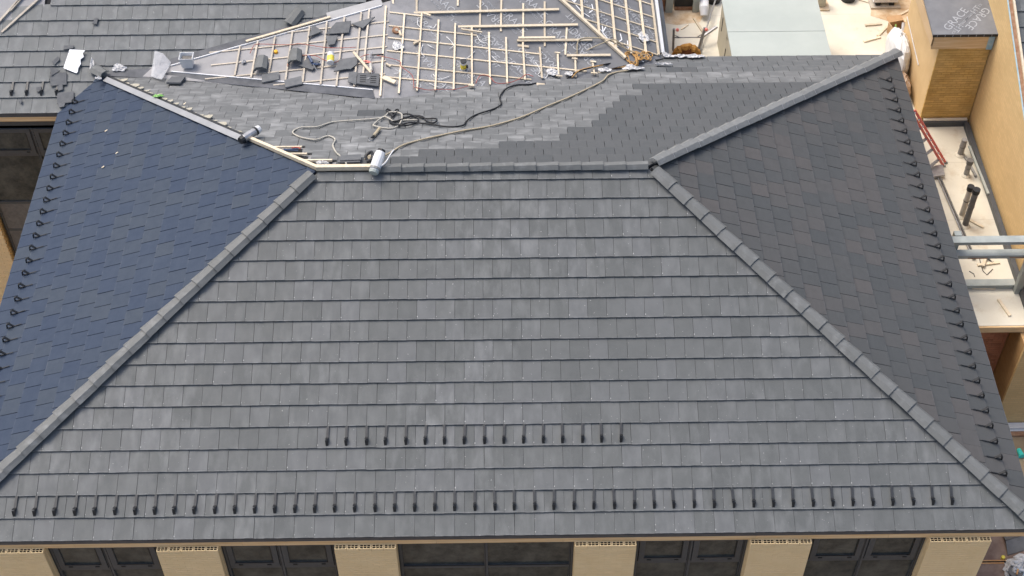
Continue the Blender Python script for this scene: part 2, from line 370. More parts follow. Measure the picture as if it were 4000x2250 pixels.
def lay_tiles(slope, O, U, V, NN, halves, ncourse, urange, parity, matfn, keep=None, limit=300, u_off=0.0, v_start=0, GAP=GAP, hsel=None):
    """tiles as sub-parts of the slope (largest in view first), the rest joined"""
    U, V, NN, O = Vector(U), Vector(V), Vector(NN), Vector(O)
    M4 = Matrix(((U.x, V.x, NN.x, O.x), (U.y, V.y, NN.y, O.y), (U.z, V.z, NN.z, O.z), (0, 0, 0, 1)))
    tiles = []
    for c in range(v_start, ncourse):
        v0 = c*EX; off = u_off+(TW/2 if (c+parity) % 2 else 0)
        k0 = math.floor((urange[0]-off)/TW)-1; k1 = math.ceil((urange[1]-off)/TW)+1
        for k in range(k0, k1):
            u0 = off+k*TW; full = [(u0+GAP/2, v0), (u0+TW-GAP/2, v0), (u0+TW-GAP/2, v0+EX+LAP), (u0+GAP/2, v0+EX+LAP)]
            p = full
            for a, b, cc in (halves if hsel is None or hsel(u0) else []): p = clip(p, a, b, cc) if p else p
            if len(p) < 3 or area(p) < .004: continue
            vis = clip(p, 0, 1, v0+EX)
            if len(vis) < 3: continue
            cu = sum(q[0] for q in vis)/len(vis); cv = sum(q[1] for q in vis)/len(vis)
            Wc = M4 @ Vector((cu, cv, 0))
            if keep and not keep(Wc, c, k): continue
            pr = [project(M4 @ Vector((q[0], q[1], 0))) for q in vis]
            inside = any(-20 < q[0] < 4020 and -20 < q[1] < 2270 for q in pr)
            tiles.append((area(pr) if inside else 0, c, k, u0, v0, p, abs(area(p)-area(full)) < 1e-6, matfn(Wc, c, k)))
    tiles.sort(key=lambda q: -q[0])
    ind = [q for q in tiles[:limit] if q[0] > 0]; rest = tiles[len(ind):]
    cache = {}
    for a, c, k, u0, v0, p, isfull, mat in ind:
        rr = random.Random(c*1000+k)
        if isfull:
            key = (mat, rr.randint(0, 3))
            if key not in cache: cache[key] = base_tile_mesh('roof_tile', mat, hash(key[1])+11, GAP*(.5, .8, 1.0, 1.2)[key[1]])
            J = Matrix.Translation((u0, v0+rr.uniform(-.003, .003), rr.uniform(0, .003))) @ Matrix.Rotation(rr.uniform(-.004, .004), 4, 'Z')
            link('roof_tile', cache[key], slope, M4 @ J)
        else:
            mb = MB(); tile_prism([(q[0]-u0, q[1]-v0) for q in p], 0, 0, mb, tilt=.003)
            me = mb.mesh('roof_tile', mat)
            add_uv(me, [x for l in me.loops for x in (mb.v[l.vertex_index][0]/TW, mb.v[l.vertex_index][1]/EX)])
            link('roof_tile', me, slope, M4 @ Matrix.Translation((u0, v0, 0)))
    for mat in sorted({q[7] for q in rest}):
        sel = [q for q in rest if q[7] == mat]; mb = MB(); uvs = []; tint = []; loc = []
        for a, c, k, u0, v0, p, isfull, _ in sel:
            rr = random.Random(c*1000+k); nv, nf = len(mb.v), len(mb.f)
            dv = rr.uniform(-.003, .003)
            tile_prism([(q[0], q[1]+dv) for q in p], u0, v0, mb, tilt=rr.uniform(.001, .005), lift=rr.uniform(0, .003))
            for q in mb.v[nv:]: loc.append(((q[0]-u0)/TW, (q[1]-v0)/EX))
            tint += [rr.random()]*(len(mb.f)-nf)
        me = mb.mesh('roof_tile_field', mat)
        add_uv(me, [x for l in me.loops for x in loc[l.vertex_index]])
        at = me.attributes.new('tint', 'FLOAT', 'FACE'); at.data.foreach_set('value', tint)
        o = link('roof_tile_field', me, slope, M4); o['kind'] = 'stuff'
    return M4
def deck(name, pts, nrm, parent, mat='deck', lift=-.078, th=.03):
    n = Vector(nrm).normalized(); return part(name, MB().prism([Vector(p)+n*lift for p in pts], n*th), mat, parent)

# ================================================================== MAIN BUILDING
B = thing('hip_roof_building', 'buff brick building under a dark tiled hip roof filling the middle of the photo', 'building', (8, 5, -5))
apL, apR = (XL+D, D, T*D), (XR-D, D, T*D)
jn = (XJ, YJ, ZJ)
sF = deck('front_roof_slope', [(XL, 0, 0), (XR, 0, 0), apR, apL], NF, B)
sR = deck('right_roof_slope', [(XR, 0, 0), (XR, 2*D, 0), apR], NR, B)
sL = deck('left_roof_slope', [(XL, 0, 0), apL, jn, (XL, YW, 0)], NL_, B)
sB = deck('rear_roof_slope', [apL, apR, (XR, 2*D, 0), (11.9, 2*D, 0), (10.3, YJ, ZJ), (XP, 2*D-ZP/T, ZP), (0, YJ, ZJ), jn], NB, B, 'felt')
tag(sF, 'grey tiled front slope with two rows of snow guards', None)
tag(sL, 'blue-grey tiled slope on the left', None)
tag(sR, 'charcoal tiled slope on the right', None)
tag(sB, 'dusty grey rear slope with a darker stepped patch of new tiles', None)
m_ = .05
# front: u = x, v along the slope;   x >= XL + v*CP ; x <= XR - v*CP
lay_tiles(sF, (0, 0, 0), (1, 0, 0), (0, CP, SP), NF, [(-1, CP, -XL-m_), (1, CP, XR-m_), (0, 1, D/CP-.05)], 18, (XL, XR), 0, lambda w, c, k: 'tile_front')
# right: u = y, v up the slope ; y >= v*CP ; y <= 2D - v*CP
lay_tiles(sR, (XR, 0, 0), (0, 1, 0), (-CP, 0, SP), NR, [(-1, CP, -m_), (1, CP, 2*D-m_)], 18, (0, 2*D), 1, lambda w, c, k: 'tile_right', u_off=.305, GAP=.013)
# left: u = 2D - y ; valley with the wing: line from (XL,YW) to junction
def left_keep(w, c, k): return True
vl = (YJ-YW)/(XJ-XL)  # dy/dx of the valley
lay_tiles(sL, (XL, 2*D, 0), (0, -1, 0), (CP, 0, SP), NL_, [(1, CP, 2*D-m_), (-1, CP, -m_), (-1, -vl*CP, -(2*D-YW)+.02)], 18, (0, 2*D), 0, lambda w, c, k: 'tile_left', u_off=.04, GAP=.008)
# rear: u = XR - x
POLY = [(-.52, 11.46), (.88, 11.30), (2.43, 10.63), (3.73, 10.26), (5.82, 9.82), (6.32, 10.14), (7.54, 10.45), (8.79, 10.44), (8.99, 10.85), (10.27, 10.83), (10.46, 11.25), (10.77, 11.32), (10.94, 11.95), (11.76, 12.24), (11.89, 12.5), (20, 12.5)]
STEP = [(11.11, 10.61), (10.93, 10.15), (10.77, 9.85), (10.61, 9.51), (10.43, 9.15), (10.26, 8.86), (10.09, 8.44), (9.65, 8.15), (9.43, 7.78), (8.93, 7.43), (7.35, 7.07), (5.8, 6.7), (5.3, 6.0)]
HOLE = [(3.55, 7.36), (4.36, 7.30), (4.40, 6.97), (4.52, 6.92), (4.53, 6.64), (5.00, 6.64), (5.02, 6.30), (4.7, 6.1)]
def inpoly(x, y, P):
    r = False
    for i in range(len(P)):
        (x0, y0), (x1, y1) = P[i], P[i-1]
        if (y0 > y) != (y1 > y) and x < (x1-x0)*(y-y0)/(y1-y0)+x0: r = not r
    return r
def polyy(x):
    for (a, b), (c, d) in zip(POLY, POLY[1:]):
        if a <= x <= c: return b+(d-b)*(x-a)/(c-a)
    return 99
def rear_keep(w, c, k):
    if inpoly(w.x, w.y, HOLE): return False
    if w.x < 5.82: return True
    return w.y < polyy(w.x)+.05
def rear_mat(w, c, k):
    if w.y > 11.28: return 'tile_back_new' if 11.85 < w.x < 12.5 and 11.28 < w.y < 11.64 else 'tile_back_mid'
    if w.y > 10.62: return 'tile_back_dusty'
    for (a, b), (x1, y1) in zip(STEP, STEP[1:]):
        if y1 <= w.y <= b and w.x > a+(x1-a)*(w.y-b)/(y1-b): return 'tile_back_new'
    if 5.15 < w.x < 6.0 and 8.80 < w.y < 9.16: return 'tile_back_new'
    if w.y < 6.75 and w.x > 4.9: return 'tile_back_new'
    return 'tile_back_dusty'
# clip along the valley flashing on the left of the cricket: from (0.5,11.46) to (5.82,9.82)
ax_, ay_, bx_, by_ = .55, 11.36, 5.82, 9.86
# line in (u,v): u = XR-x, v = (2D-y)/CP ; keep y <= y_line(x)
sl_ = (by_-ay_)/(bx_-ax_)
# 2D - v CP <= ay + sl*(XR-u-ax)  ->  sl*u - CP v <= ay + sl*(XR-ax) - 2D
def rear_halves(which): return [(1, CP, XR-XL-m_), (-1, CP, -m_), (0, 1, D/CP-.05)] + ([(sl_, -CP, ay_+sl_*(XR-ax_)-2*D)] if which else [])
lay_tiles(sB, (XR, 2*D, 0), (-1, 0, 0), (0, -CP, SP), NB, rear_halves(1), 18, (XR-5.95, XR-XL), 1, rear_mat, lambda w, c, k: rear_keep(w, c, k) and w.x <= 5.82, limit=130, u_off=.1, GAP=.009)
lay_tiles(sB, (XR, 2*D, 0), (-1, 0, 0), (0, -CP, SP), NB, rear_halves(0), 18, (0, XR-5.6), 1, rear_mat, lambda w, c, k: rear_keep(w, c, k) and w.x > 5.82, limit=170, u_off=.1, GAP=.009)

# ---- hip and ridge caps
CAPL, CAPE = .44, .403
def cap_mesh(name, mat, wo=.135, wi=.058, hi=.066, ho=.0, th=.018, butt=.027):
    prof = [(-wo, ho), (-wi, hi), (wi, hi), (wo, ho)]
    inner = [(-wo+th*.5, ho-th*.4), (-wi+th*.3, hi-th), (wi-th*.3, hi-th), (wo-th*.5, ho-th*.4)]
    mb = MB()
    for x, dz, sc in ((0, butt, 1.09), (CAPL, 0, .94)):
        mb.v += [(x, y*sc, z+dz) for y, z in prof]+[(x, y*sc, z+dz) for y, z in inner]
    for k in range(3):
        mb.f.append((k, k+1, 8+k+1, 8+k)[::-1]); mb.f.append((4+k, 12+k, 12+k+1, 4+k+1)[::-1])
        mb.f.append((k, 4+k, 4+k+1, k+1)[::-1]); mb.f.append((8+k, 8+k+1, 12+k+1, 12+k)[::-1])
    mb.f.append((0, 8, 12, 4)[::-1]); mb.f.append((3, 7, 15, 11)[::-1])
    me = mb.mesh(name, mat)
    add_uv(me, [c for l in me.loops for c in (.5, .5)])
    return me
def caps(name, a, b, mesh, parent, lift, start=0, n=None, jit=.006, base=0):
    a, b = Vector(a), Vector(b); d = (b-a).normalized(); lat = Vector((0, 0, 1)).cross(d).normalized(); nn = d.cross(lat)
    Ln = (b-a).length; k = 0; out = []
    while start+k*CAPE < Ln-.24 and (n is None or k < n):
        p = a+d*(start+k*CAPE)+nn*(lift+random.uniform(-.003, .003))+lat*random.uniform(-jit, jit)
        M = Matrix(((d.x, lat.x, nn.x, p.x), (d.y, lat.y, nn.y, p.y), (d.z, lat.z, nn.z, p.z), (0, 0, 0, 1))) @ Matrix.Rotation(random.uniform(-.012, .012), 4, 'Z')
        out.append(link(name, mesh, parent, M)); k += 1
    return out
capm = cap_mesh('hip_tile', 'cap'); capd = cap_mesh('hip_tile', 'cap_dusty'); ridm = cap_mesh('ridge_tile', 'cap', wo=.10, wi=.04, hi=.05, ho=-.02)
caps('hip_tile', (XL, 0, 0), (apL[0]+.02, apL[1]+.02, apL[2]), capm, B, .028)
caps('hip_tile', (XR, 0, 0), apR, capm, B, .028)
rear_caps = caps('hip_tile', (XR, 2*D, 0), apR, capd, B, .032)
mj = MB()
for w_, h_ in (((-.147, .027), (-.063, .095)),): mj.prism([(-.004, -.149, .029), (-.004, -.064, .097), (.010, -.064, .097), (.010, -.149, .029)], (0, .003, -.004)); mj.prism([(-.004, .064, .097), (-.004, .149, .029), (.010, .149, .029), (.010, .064, .097)], (0, -.003, -.004))
mjm = mj.mesh('mortar_joint', 'metal_lt')
for k, o_ in enumerate(rear_caps):
    if k % 5 != 3: link('mortar_joint', mjm, o_)
caps('ridge_tile', (apR[0]-.02, D, apR[2]), (5.72, D, apL[2]), ridm, B, .014, start=.0)
# lowest junction piece: a single cap where hip meets the valleys
caps('hip_tile', (XJ-.12, YJ+.12, ZJ-.02), (XJ+1, YJ-1, ZJ+T), capm, B, .06, n=1)

# ---- unfinished left rear hip: flashing, mortar beds, bare timber
A_, Z_ = Vector(jn), Vector(apL); dh = (Z_-A_).normalized(); hl = (Z_-A_).length
lat = Vector((0, 0, 1)).cross(dh).normalized(); nh = dh.cross(lat)
def hp(s, l=0, h=0): return A_+dh*s+lat*l+nh*h
part('hip_flashing', MB().prism([hp(.3, -.12, .0), hp(.3, .0, .035), hp(5.62, .0, .035), hp(5.62, -.12, .0)], nh*.006), 'metal_lt', B)
part('hip_board', MB().bar(hp(.35, .035, -.02), hp(5.6, .035, -.02), .05, .05, nh), 'black', B)
part('hip_batten', MB().bar(hp(5.6, 0, .0), hp(hl+.02, 0, .0), .06, .075, nh), 'wood', B)
part('ridge_batten', MB().bar((apL[0]-.03, D, apL[2]), (5.80, D, apL[2]), .075, .09), 'wood', B)
rm = random.Random(4)
s0 = .55
for k in range(22):
    if s0 > 5.4: break
    mb = MB(); ln = rm.uniform(.08, .26); ww = rm.uniform(.05, .17); o0 = rm.uniform(.04, .07)
    pts = [hp(s0, o0, .02), hp(s0+ln*.5, o0-.01, .03), hp(s0+ln, o0+.01, .02), hp(s0+ln*.9, o0+ww*.6, .0), hp(s0+ln*rm.uniform(.4, .7), o0+ww, -.005), hp(s0+ln*.2, o0+ww*.7, .0)]
    part('mortar_bed', mb.prism(pts, nh*.02), 'mortarbed', B); s0 += ln+rm.uniform(.02, .16)
part('opening_dark_sheet', MB().prism([Vector((x, y, zB(y)))+NB*-.07 for x, y in [(3.62, 7.33), (4.36, 7.30), (4.40, 6.97), (4.52, 6.92), (4.53, 6.64), (5.00, 6.64), (5.02, 6.24), (4.75, 6.19)]][::-1], NB*.005), 'deck', B)  # thin dark sheet above the deck paints the opening's recess shade
# exposed opening with battens beside the bare hip
part('opening_batten', MB().bar((3.75, 7.28, zB(7.28)-.05), (4.36, 7.28, zB(7.28)-.05), .04, .035, NB), 'wood', B)
part('opening_batten', MB().bar((4.05, 6.95, zB(6.95)-.05), (4.5, 6.93, zB(6.93)-.05), .05, .035, NB), 'wood', B)
part('opening_batten', MB().bar((4.45, 6.62, zB(6.62)-.05), (5.0, 6.62, zB(6.62)-.05), .05, .035, NB), 'wood', B)

# ---- snow guards (strap + tapered bracket) built once in tile-plane coordinates
def guard_meshes():
    st = MB().prism([(-.022, -.02, .010), (.022, -.02, .010), (.020, .228, .006), (-.020, .228, .006)], (0, 0, .012))
    br = MB()
    # upright tapered front plate leaning up-slope, with two side webs: open triangle from the side
    def sl(pts, n): br.prism(pts, n)
    br.prism([(-.02, -.105, .000), (.02, -.105, .000), (.028, -.032, .072), (-.028, -.032, .072)], (0, .012, .006))
    br.prism([(-.022, .020, .004), (.022, .020, .004), (.028, -.020, .072), (-.028, -.020, .072)][::-1], (0, -.012, -.004))
    br.prism([(-.016, -.10, .008), (.016, -.10, .008), (.018, .03, .008), (-.018, .03, .008)], (0, 0, .006))
    return st.mesh('strap', 'strap'), br.mesh('bracket', 'black')
g_strap, g_br = guard_meshes()
def side_guard_meshes():
    st = MB().prism([(-.009, .03, .006), (.009, .03, .006), (.008, .20, .002), (-.008, .20, .002)], (0, 0, .006)); br = MB()
    br.prism([(-.016, -.095, .0), (.016, -.095, .0), (.026, -.032, .105), (-.026, -.032, .105)], (0, .022, .004))
    br.prism([(-.016, .030, .0), (.016, .030, .0), (.026, -.020, .105), (-.026, -.020, .105)][::-1], (0, -.014, -.004))
    br.prism([(-.012, -.11, .008), (.012, -.11, .008), (.012, .05, .008), (-.012, .05, .008)], (0, 0, .008))
    return st.mesh('strap', 'black'), br.mesh('bracket', 'black')
g_strap2, g_br2 = side_guard_meshes()
def guard(parent, O, U, V, NN, u, v, side=False):
    U, V, NN, O = Vector(U), Vector(V), Vector(NN), Vector(O)
    M4 = Matrix(((U.x, V.x, NN.x, O.x), (U.y, V.y, NN.y, O.y), (U.z, V.z, NN.z, O.z), (0, 0, 0, 1)))
    J = M4 @ Matrix.Translation((u, v, .002)) @ Matrix.Rotation(random.uniform(-.05, .05), 4, 'Z')
    b = link('snow_guard', g_br2 if side else g_br, parent, J)
    link('strap', g_strap2 if side else g_strap, b)
for k in range(48): guard(B, (0, 0, 0), (1, 0, 0), (0, CP, SP), NF, k*TW+random.uniform(-.008, .008), EX*1.39)
for k in range(16): guard(B, (0, 0, 0), (1, 0, 0), (0, CP, SP), NF, (15.5+k)*TW+random.uniform(-.008, .008), EX*4.39)
for k in range(32): guard(B, (XR, 0, 0), (0, 1, 0), (-CP, 0, SP), NR, 11.19-k*TW, EX*1.30, True)
for k in range(25): guard(B, (XL, 2*D, 0), (0, -1, 0), (CP, 0, SP), NL_, 2*D-10.757+k*TW, EX*1.2, True)

# ---- eaves
part('drip_edge', MB().box((XL-.01, .004, -.112), (XR+.01, .03, -.03)), 'gutter', B)
xs = [XL, .98, 3.75, 6.95, 9.05, 12.25, 14.45, XR]
for a, b in zip(xs, xs[1:]): part('fascia_board', MB().box((a+.002, .016, -.246), (b-.002, .05, -.115)), 'fascia', B)
part('drip_edge', MB().box((XR-.03, .05, -.085), (XR-.012, 2*D, -.035)), 'gutter', B)
part('fascia_board', MB().box((XR-.06, .05, -.235), (XR-.03, 2*D, -.088)), 'fascia', B)
part('drip_edge', MB().box((11.9, 2*D-.03, -.085), (XR-.05, 2*D-.012, -.035)), 'gutter', B)
part('drip_edge', MB().box((XL+.012, .05, -.085), (XL+.03, YW-.03, -.035)), 'gutter', B)
part('soffit', MB().box((XL+.05, .06, -.26), (XR-.07, 2*D-.06, -.24)), 'fascia', B)

# ---- front wall: brick piers and windows
BL, BH, BD, BJ = .198, .0625, .09, .0055
def brick_mesh(name, mat, l=BL, h=BH, d=BD):
    return MB().box((0, 0, 0), (l, d, h)).mesh(name, mat)
def cored_mesh(mat):
    mb = MB(); xs = [0, .016, .062, .074, .121, .133, .179, BL]; ys = [0, .014, .040, .050, .076, BD]
    for i in range(7):
        for j in range(5):
            x0, x1, y0, y1 = xs[i], xs[i+1], ys[j], ys[j+1]
            if i % 2 == 1 and j % 2 == 1:
                zb = BH-.045
                mb.poly([(x0, y0, zb), (x1, y0, zb), (x1, y1, zb), (x0, y1, zb)])
                for a, b in (((x0, y0), (x1, y0)), ((x1, y0), (x1, y1)), ((x1, y1), (x0, y1)), ((x0, y1), (x0, y0))):
                    mb.poly([(*a, BH), (*b, BH), (*b, zb), (*a, zb)])
            else: mb.poly([(x0, y0, BH), (x1, y0, BH), (x1, y1, BH), (x0, y1, BH)])
    for a, b in (((0, 0), (BL, 0)), ((BL, 0), (BL, BD)), ((BL, BD), (0, BD)), ((0, BD), (0, 0))): mb.poly([(*a, 0), (*b, 0), (*b, BH), (*a, BH)])
    me = mb.mesh('cored_brick', mat); me.materials.append(MT['core_shade'])
    for p in me.polygons:
        if max(me.vertices[i].co.z for i in p.vertices) < BH-.01 or (abs(p.normal.z) < .5 and min(me.vertices[i].co.z for i in p.vertices) > .005): p.material_index = 1
    return me
bm_full = brick_mesh('brick', 'brick'); bm_half = brick_mesh('brick', 'brick', BL/2-BJ/2); cored = cored_mesh('brick')
PIERS = [(-.56, .47), (2.32, 3.35), (5.26, 6.29), (9.24, 10.27), (12.15, 13.18), (15.13, 16.16)]
fwall = part('front_wall', MB().box((-1.1, .20, -7), (16.14, .30, -.27)), 'deck', B)
brick_count = 0; restb = MB()
for x0, x1 in PIERS:
    part('pier_mortar', MB().box((x0+.004, -.0665, -5.0), (x1-.004, .10, -.262-BH)), 'mortar', B)
    for i in range(5): link('cored_brick', cored, B, Matrix.Translation((x0+.008+i*.204, -.07, -.250-BH)))
    for c in range(1, 19):
        z = -.250-BH-c*(BH+BJ); off = 0 if c % 2 else -.102
        k = 0; x = x0+.008+off
        while x < x1-.02:
            a, b = max(x, x0+.008), min(x+BL, x1-.006)
            if b-a > .03:
                if c < 16 and b-a > BL-.002:
                    link('brick', bm_full, B, Matrix.Translation((a, -.07+random.uniform(-.001, .002), z))) if brick_count < 290 else restb.box((a, -.07, z), (b, .02, z+BH))
                    brick_count += 1
                else: restb.box((a, -.07, z), (b, .02, z+BH))
            x += BL+BJ
    for sx in (x0, x1):   # brick returns at the sides of the pier
        sgn = 1 if sx == x1 else -1
        for c in range(0, 19):
            z = -.250-BH-c*(BH+BJ); restb.box((min(sx, sx-.06*sgn)+(0 if sgn < 0 else .004), .023, z), (max(sx, sx-.06*sgn)-(.004 if sgn < 0 else 0), .115, z+BH))
ro = part('brick_field', restb, 'brick', B); ro['kind'] = 'stuff'
def window(x0, x1, awning=True, y=.10, ztop=-.20, zbot=-5, parent=B, zt=-.97, lower=()):
    w = part('window', MB().box((x0, y+.02, ztop-.07), (x1, y+.09, ztop)), 'frame', parent)
    xm = (x0+x1)/2; F = .06
    for a, b in ((x0, x0+F), (x1-F, x1), (xm-F/2, xm+F/2)):
        part('mullion', MB().box((a, y, zbot), (b, y+.09, ztop-.071)), 'frame', w)
        part('gasket', MB().box((a+.012, y-.004, zbot), (a+.02, y, ztop-.09)), 'frame_dk', w)
    for a, b in ((x0+F, xm-F/2), (xm+F/2, x1-F)):
        part('transom', MB().box((a, y+.008, zt-.13), (b, y+.09, zt-.06)), 'frame', w)
        for zl in lower: part('transom', MB().box((a, y+.008, zl-.07), (b, y+.09, zl)), 'frame', w)
        part('pane', MB().box((a, y+.04, zbot), (b, y+.055, zt-.131)), 'glass', w)
        if awning:
            s = part('sash', MB().box((a+.012, y-.012, zt-.05), (b-.012, y+.03, zt+.06)), 'frame', w)
            mb = MB(); mb.box((a+.012, y-.012, zt+.061), (a+.11, y+.03, ztop-.075)); mb.box((b-.11, y-.012, zt+.061), (b-.012, y+.03, ztop-.075)); mb.box((a+.111, y-.012, ztop-.18), (b-.111, y+.03, ztop-.076))
            part('sash', mb, 'frame', w)
            part('pane', MB().box((a+.11, y+.012, zt+.06), (b-.11, y+.025, ztop-.18)), 'glass', w)
            part('gasket', MB().box((a+.10, y-.016, zt+.058), (b-.10, y-.011, zt+.072)), 'frame_dk', w)
            part('gasket', MB().box((b-.118, y-.016, zt+.073), (b-.106, y-.011, ztop-.2)), 'frame_dk', w)
            for hx in (a+.16, b-.22): part('latch', MB().box((hx, y-.02, zt-.005), (hx+.07, y-.012, zt+.02)), 'frame_dk', w)
        else:
            part('pane', MB().box((a, y+.04, zt-.06), (b, y+.055, ztop-.07)), 'glass', w)
            part('gasket', MB().box((a, y+.004, zt-.066), (b, y+.008, zt-.052)), 'frame_dk', w)
    return w
window(.475, 2.315); window(3.355, 5.255); window(6.295, 9.235, False, zt=-1.05); window(10.275, 12.145); window(13.185, 15.125)
part('side_wall', MB().box((15.95, .02, -7), (16.15, 12.0, -.27)), 'wall_buff', B)
part('side_wall', MB().box((-.55, .31, -7.2), (-.40, 10.7, -.27)), 'wall_buff', B)

# ================================================================== REAR WING
Wg = thing('rear_wing', 'rear roof wing half tiled and half bare battens over printed grey underlay', 'building', (5, 13, -5))
hipW = lambda t: (XRW-t, YW+t, T*t)
sW = deck('front_roof_slope', [(-6, YW, 0), (XL, YW, 0), jn, (0, YJ, ZJ), (XP, YW+ZP/T, ZP), (XP, 17, zW(17)), (-6, 17, zW(17))], NF, Wg)
fu = deck('underlay', [(XP, YW+ZP/T, ZP), (10.35, YJ, ZJ), (10.9, 11.59, zRP(10.9)), (8.0, 14.487, T*3.86), (XP, 14.487, T*3.86)], NF, Wg, 'felt', lift=-.004, th=.02)
ru = deck('underlay', [(10.9, 11.587, .3886), (XRW, 12.29, 0), (XRW, 18, 0), (8.0, 18, T*3.86), (8.0, 14.487, T*3.86)], NR, Wg, 'felt', lift=-.004, th=.02)
cl = deck('underlay', [(0, YJ, ZJ), (XP, 2*D-ZP/T, ZP), (XP, YW+ZP/T, ZP)], NCL, Wg, 'felt_dusty', lift=-.002, th=.02)
cr_ = deck('underlay', [(XP, 2*D-ZP/T-.25, ZP), (11.6, 2*D-(ZP-SLR*5.9)/T-.2, ZP-SLR*5.9), (11.45, 12.1, ZP-SLR*5.75), (10.9, 11.62, ZP-SLR*5.2), (10.35, YJ, ZJ), (XP, YW+ZP/T, ZP)], NCR, Wg, 'felt', lift=-.002, th=.02)
# tiles of the wing: valley flashing line from (1.0,11.72) to (5.5,13.1) ; v = (y-YW)/CP
fx0, fy0, fx1, fy1 = 1.0, 11.80, 5.5, 13.14
fs = (fy1-fy0)/(fx1-fx0)
# keep y >= fy0 + fs (x-fx0):  fs*u - CP v <= YW - fy0 + fs*fx0 ... (YW + v CP >= fy0+fs(u-fx0))
wh = [(fs, -CP, YW-fy0+fs*fx0)]
# left valley: keep x <= XL + (y-YW)*(XJ-XL)/(YJ-YW) for y<YJ
kx = (XJ-XL)/(YJ-YW)
def wing_keep(w, c, k):
    if w.y < YJ and w.x > XL+(w.y-YW)*kx+.30: return False
    if w.x < -2.35-(w.y-13.0)*-.8 and w.y > 12.78 and w.x < -2.0: return False
    if w.x < -1.75 and w.y > 13.1: return False
    if w.x > 5.0: return False
    return True
lay_tiles(sW, (0, YW, 0), (1, 0, 0), (0, CP, SP), NF, wh, 12, (-4.2, 5.3), 0, lambda w, c, k: 'tile_wing', wing_keep, u_off=.05, hsel=lambda u: u > .4)
for x in (-2.38, -2.06, -1.74, -1.42): guard(Wg, (0, YW, 0), (1, 0, 0), (0, CP, SP), NF, x, EX*1.39)
part('drip_edge', MB().box((-6, YW+.004, -.112), (XL-.03, YW+.03, -.03)), 'gutter', Wg)
part('fascia_board', MB().box((-6, YW+.016, -.246), (XL-.02, YW+.05, -.115)), 'fascia', Wg)
part('lintel', MB().box((-6, YW+.08, -.60), (-.6, YW+.16, -.24)), 'frame', Wg)
# upper left corner: bare underlay and battens
part('underlay', MB().prism([Vector((-5, 12.75, zW(12.75)))+NF*-.03, Vector((-1.9, 12.75, zW(12.75)))+NF*-.03, Vector((-1.9, 15, zW(15)))+NF*-.03, Vector((-5, 15, zW(15)))+NF*-.03], NF*.01), 'felt_dusty', Wg)
for a, b in (((-2.95, 12.55), (-2.35, 13.35)), ((-2.75, 12.45), (-2.0, 13.25)), ((-2.62, 12.95), (-2.3, 13.4))):
    part('counter_batten', MB().bar((*a, zW(a[1])-.02), (*b, zW(b[1])-.02), .045, .045, NF), 'wood_old', Wg)
# valley flashings
part('valley_flashing', MB().prism([Vector((.95, 11.60, zC(.95)))+NCL*.012, Vector((5.52, 12.93, zC(5.52)))+NCL*.012, Vector((5.50, 13.12, zW(13.12)))+NF*.006, Vector((.95, 11.80, zW(11.80)))+NF*.006], NF*.006), 'metal', Wg)
part('valley_flashing', MB().prism([Vector((4.35, 12.60, zC(4.35)))+NCL*.016, Vector((5.55, 12.95, zC(5.55)))+NCL*.016, Vector((5.48, 13.14, zW(13.14)))+NF*.016, Vector((4.3, 12.82, zW(12.82)))+NF*.014], NF*.004), 'metal_lt', Wg)
part('flashing_edge', MB().bar((1.0, 11.585, zC(1.0)), (5.52, 12.92, zC(5.52)), .022, .03, NCL), 'drip', Wg)
part('valley_flashing', MB().prism([Vector((.6, 11.33, zB(11.33)))+NB*.006, Vector((5.52, 9.80, zB(9.80)))+NB*.006, Vector((5.47, 10.11, zC(5.47)))+NCL*.012, Vector((1.05, 11.38, zC(1.05)))+NCL*.012], NB*.006), 'metal', Wg)
part('flashing_edge', MB().bar((1.05, 11.38, zC(1.05)), (5.47, 10.10, zC(5.47)), .022, .03, NCL), 'drip', Wg)
part('valley_flashing', MB().prism([(-.35, 11.40, .36), (1.05, 11.22, .40), (1.05, 11.62, .42), (-.3, 11.55, .37)], (0, 0, .01)), 'metal', Wg)
# battens on the cricket: run in depth, one every course; lower counter battens across
CB = [(2.48, 11.0, 11.99), (2.85, 10.87, 12.09), (3.22, 10.78, 12.18), (3.60, 10.64, 12.31), (3.97, 10.54, 12.42), (4.35, 10.42, 12.53), (4.71, 10.31, 12.63), (5.08, 10.24, 12.74), (5.25, 10.63, 12.80), (5.63, 9.86, 12.86), (6.01, 9.98, 12.62), (6.38, 10.12, 12.70), (6.75, 10.18, 12.54), (7.12, 10.27, 12.48), (7.49, 10.43, 12.40), (7.865, 10.54, 12.29), (8.23, 10.61, 12.18), (8.60, 10.81, 12.07), (8.965, 10.92, 11.96), (9.335, 11.0, 11.85), (9.71, 11.07, 11.77), (10.10, 11.21, 11.68)]
for i, (x, y0, y1) in enumerate(CB):
    n = NCL if x < XP else NCR; j = random.uniform(-.012, .012)
    part('tile_batten', MB().bar((x+j, y0, zC(x)), (x-j, y1, zC(x)), .037, .026, n, lift=.024), 'wood_old' if x < 5.3 else 'wood', Wg)
for k, y in enumerate((12.32, 11.90, 11.46, 11.01, 10.58)):
    x0 = max(1.2, (abs(y-YJ)/(1.62))*XP+.25)
    if y == 11.46: x0 = 1.9
    part('counter_batten', MB().bar((x0, y, zC(x0)), (XP, y+random.uniform(-.03, .03), ZP), .035, .024, NCL), 'wood_old', Wg)
for k, y in enumerate((12.66, 12.19, 11.78, 11.34, 10.88, 10.48)):
    x1 = {12.66: 6.4, 12.19: 7.6, 11.78: 9.0, 11.34: 9.95, 10.88: 8.75, 10.48: 7.5}[y]
    part('counter_batten', MB().bar((XP, y, ZP), (x1, y+random.uniform(-.03, .03), zC(x1)), .035, .024, NCR), 'wood', Wg)
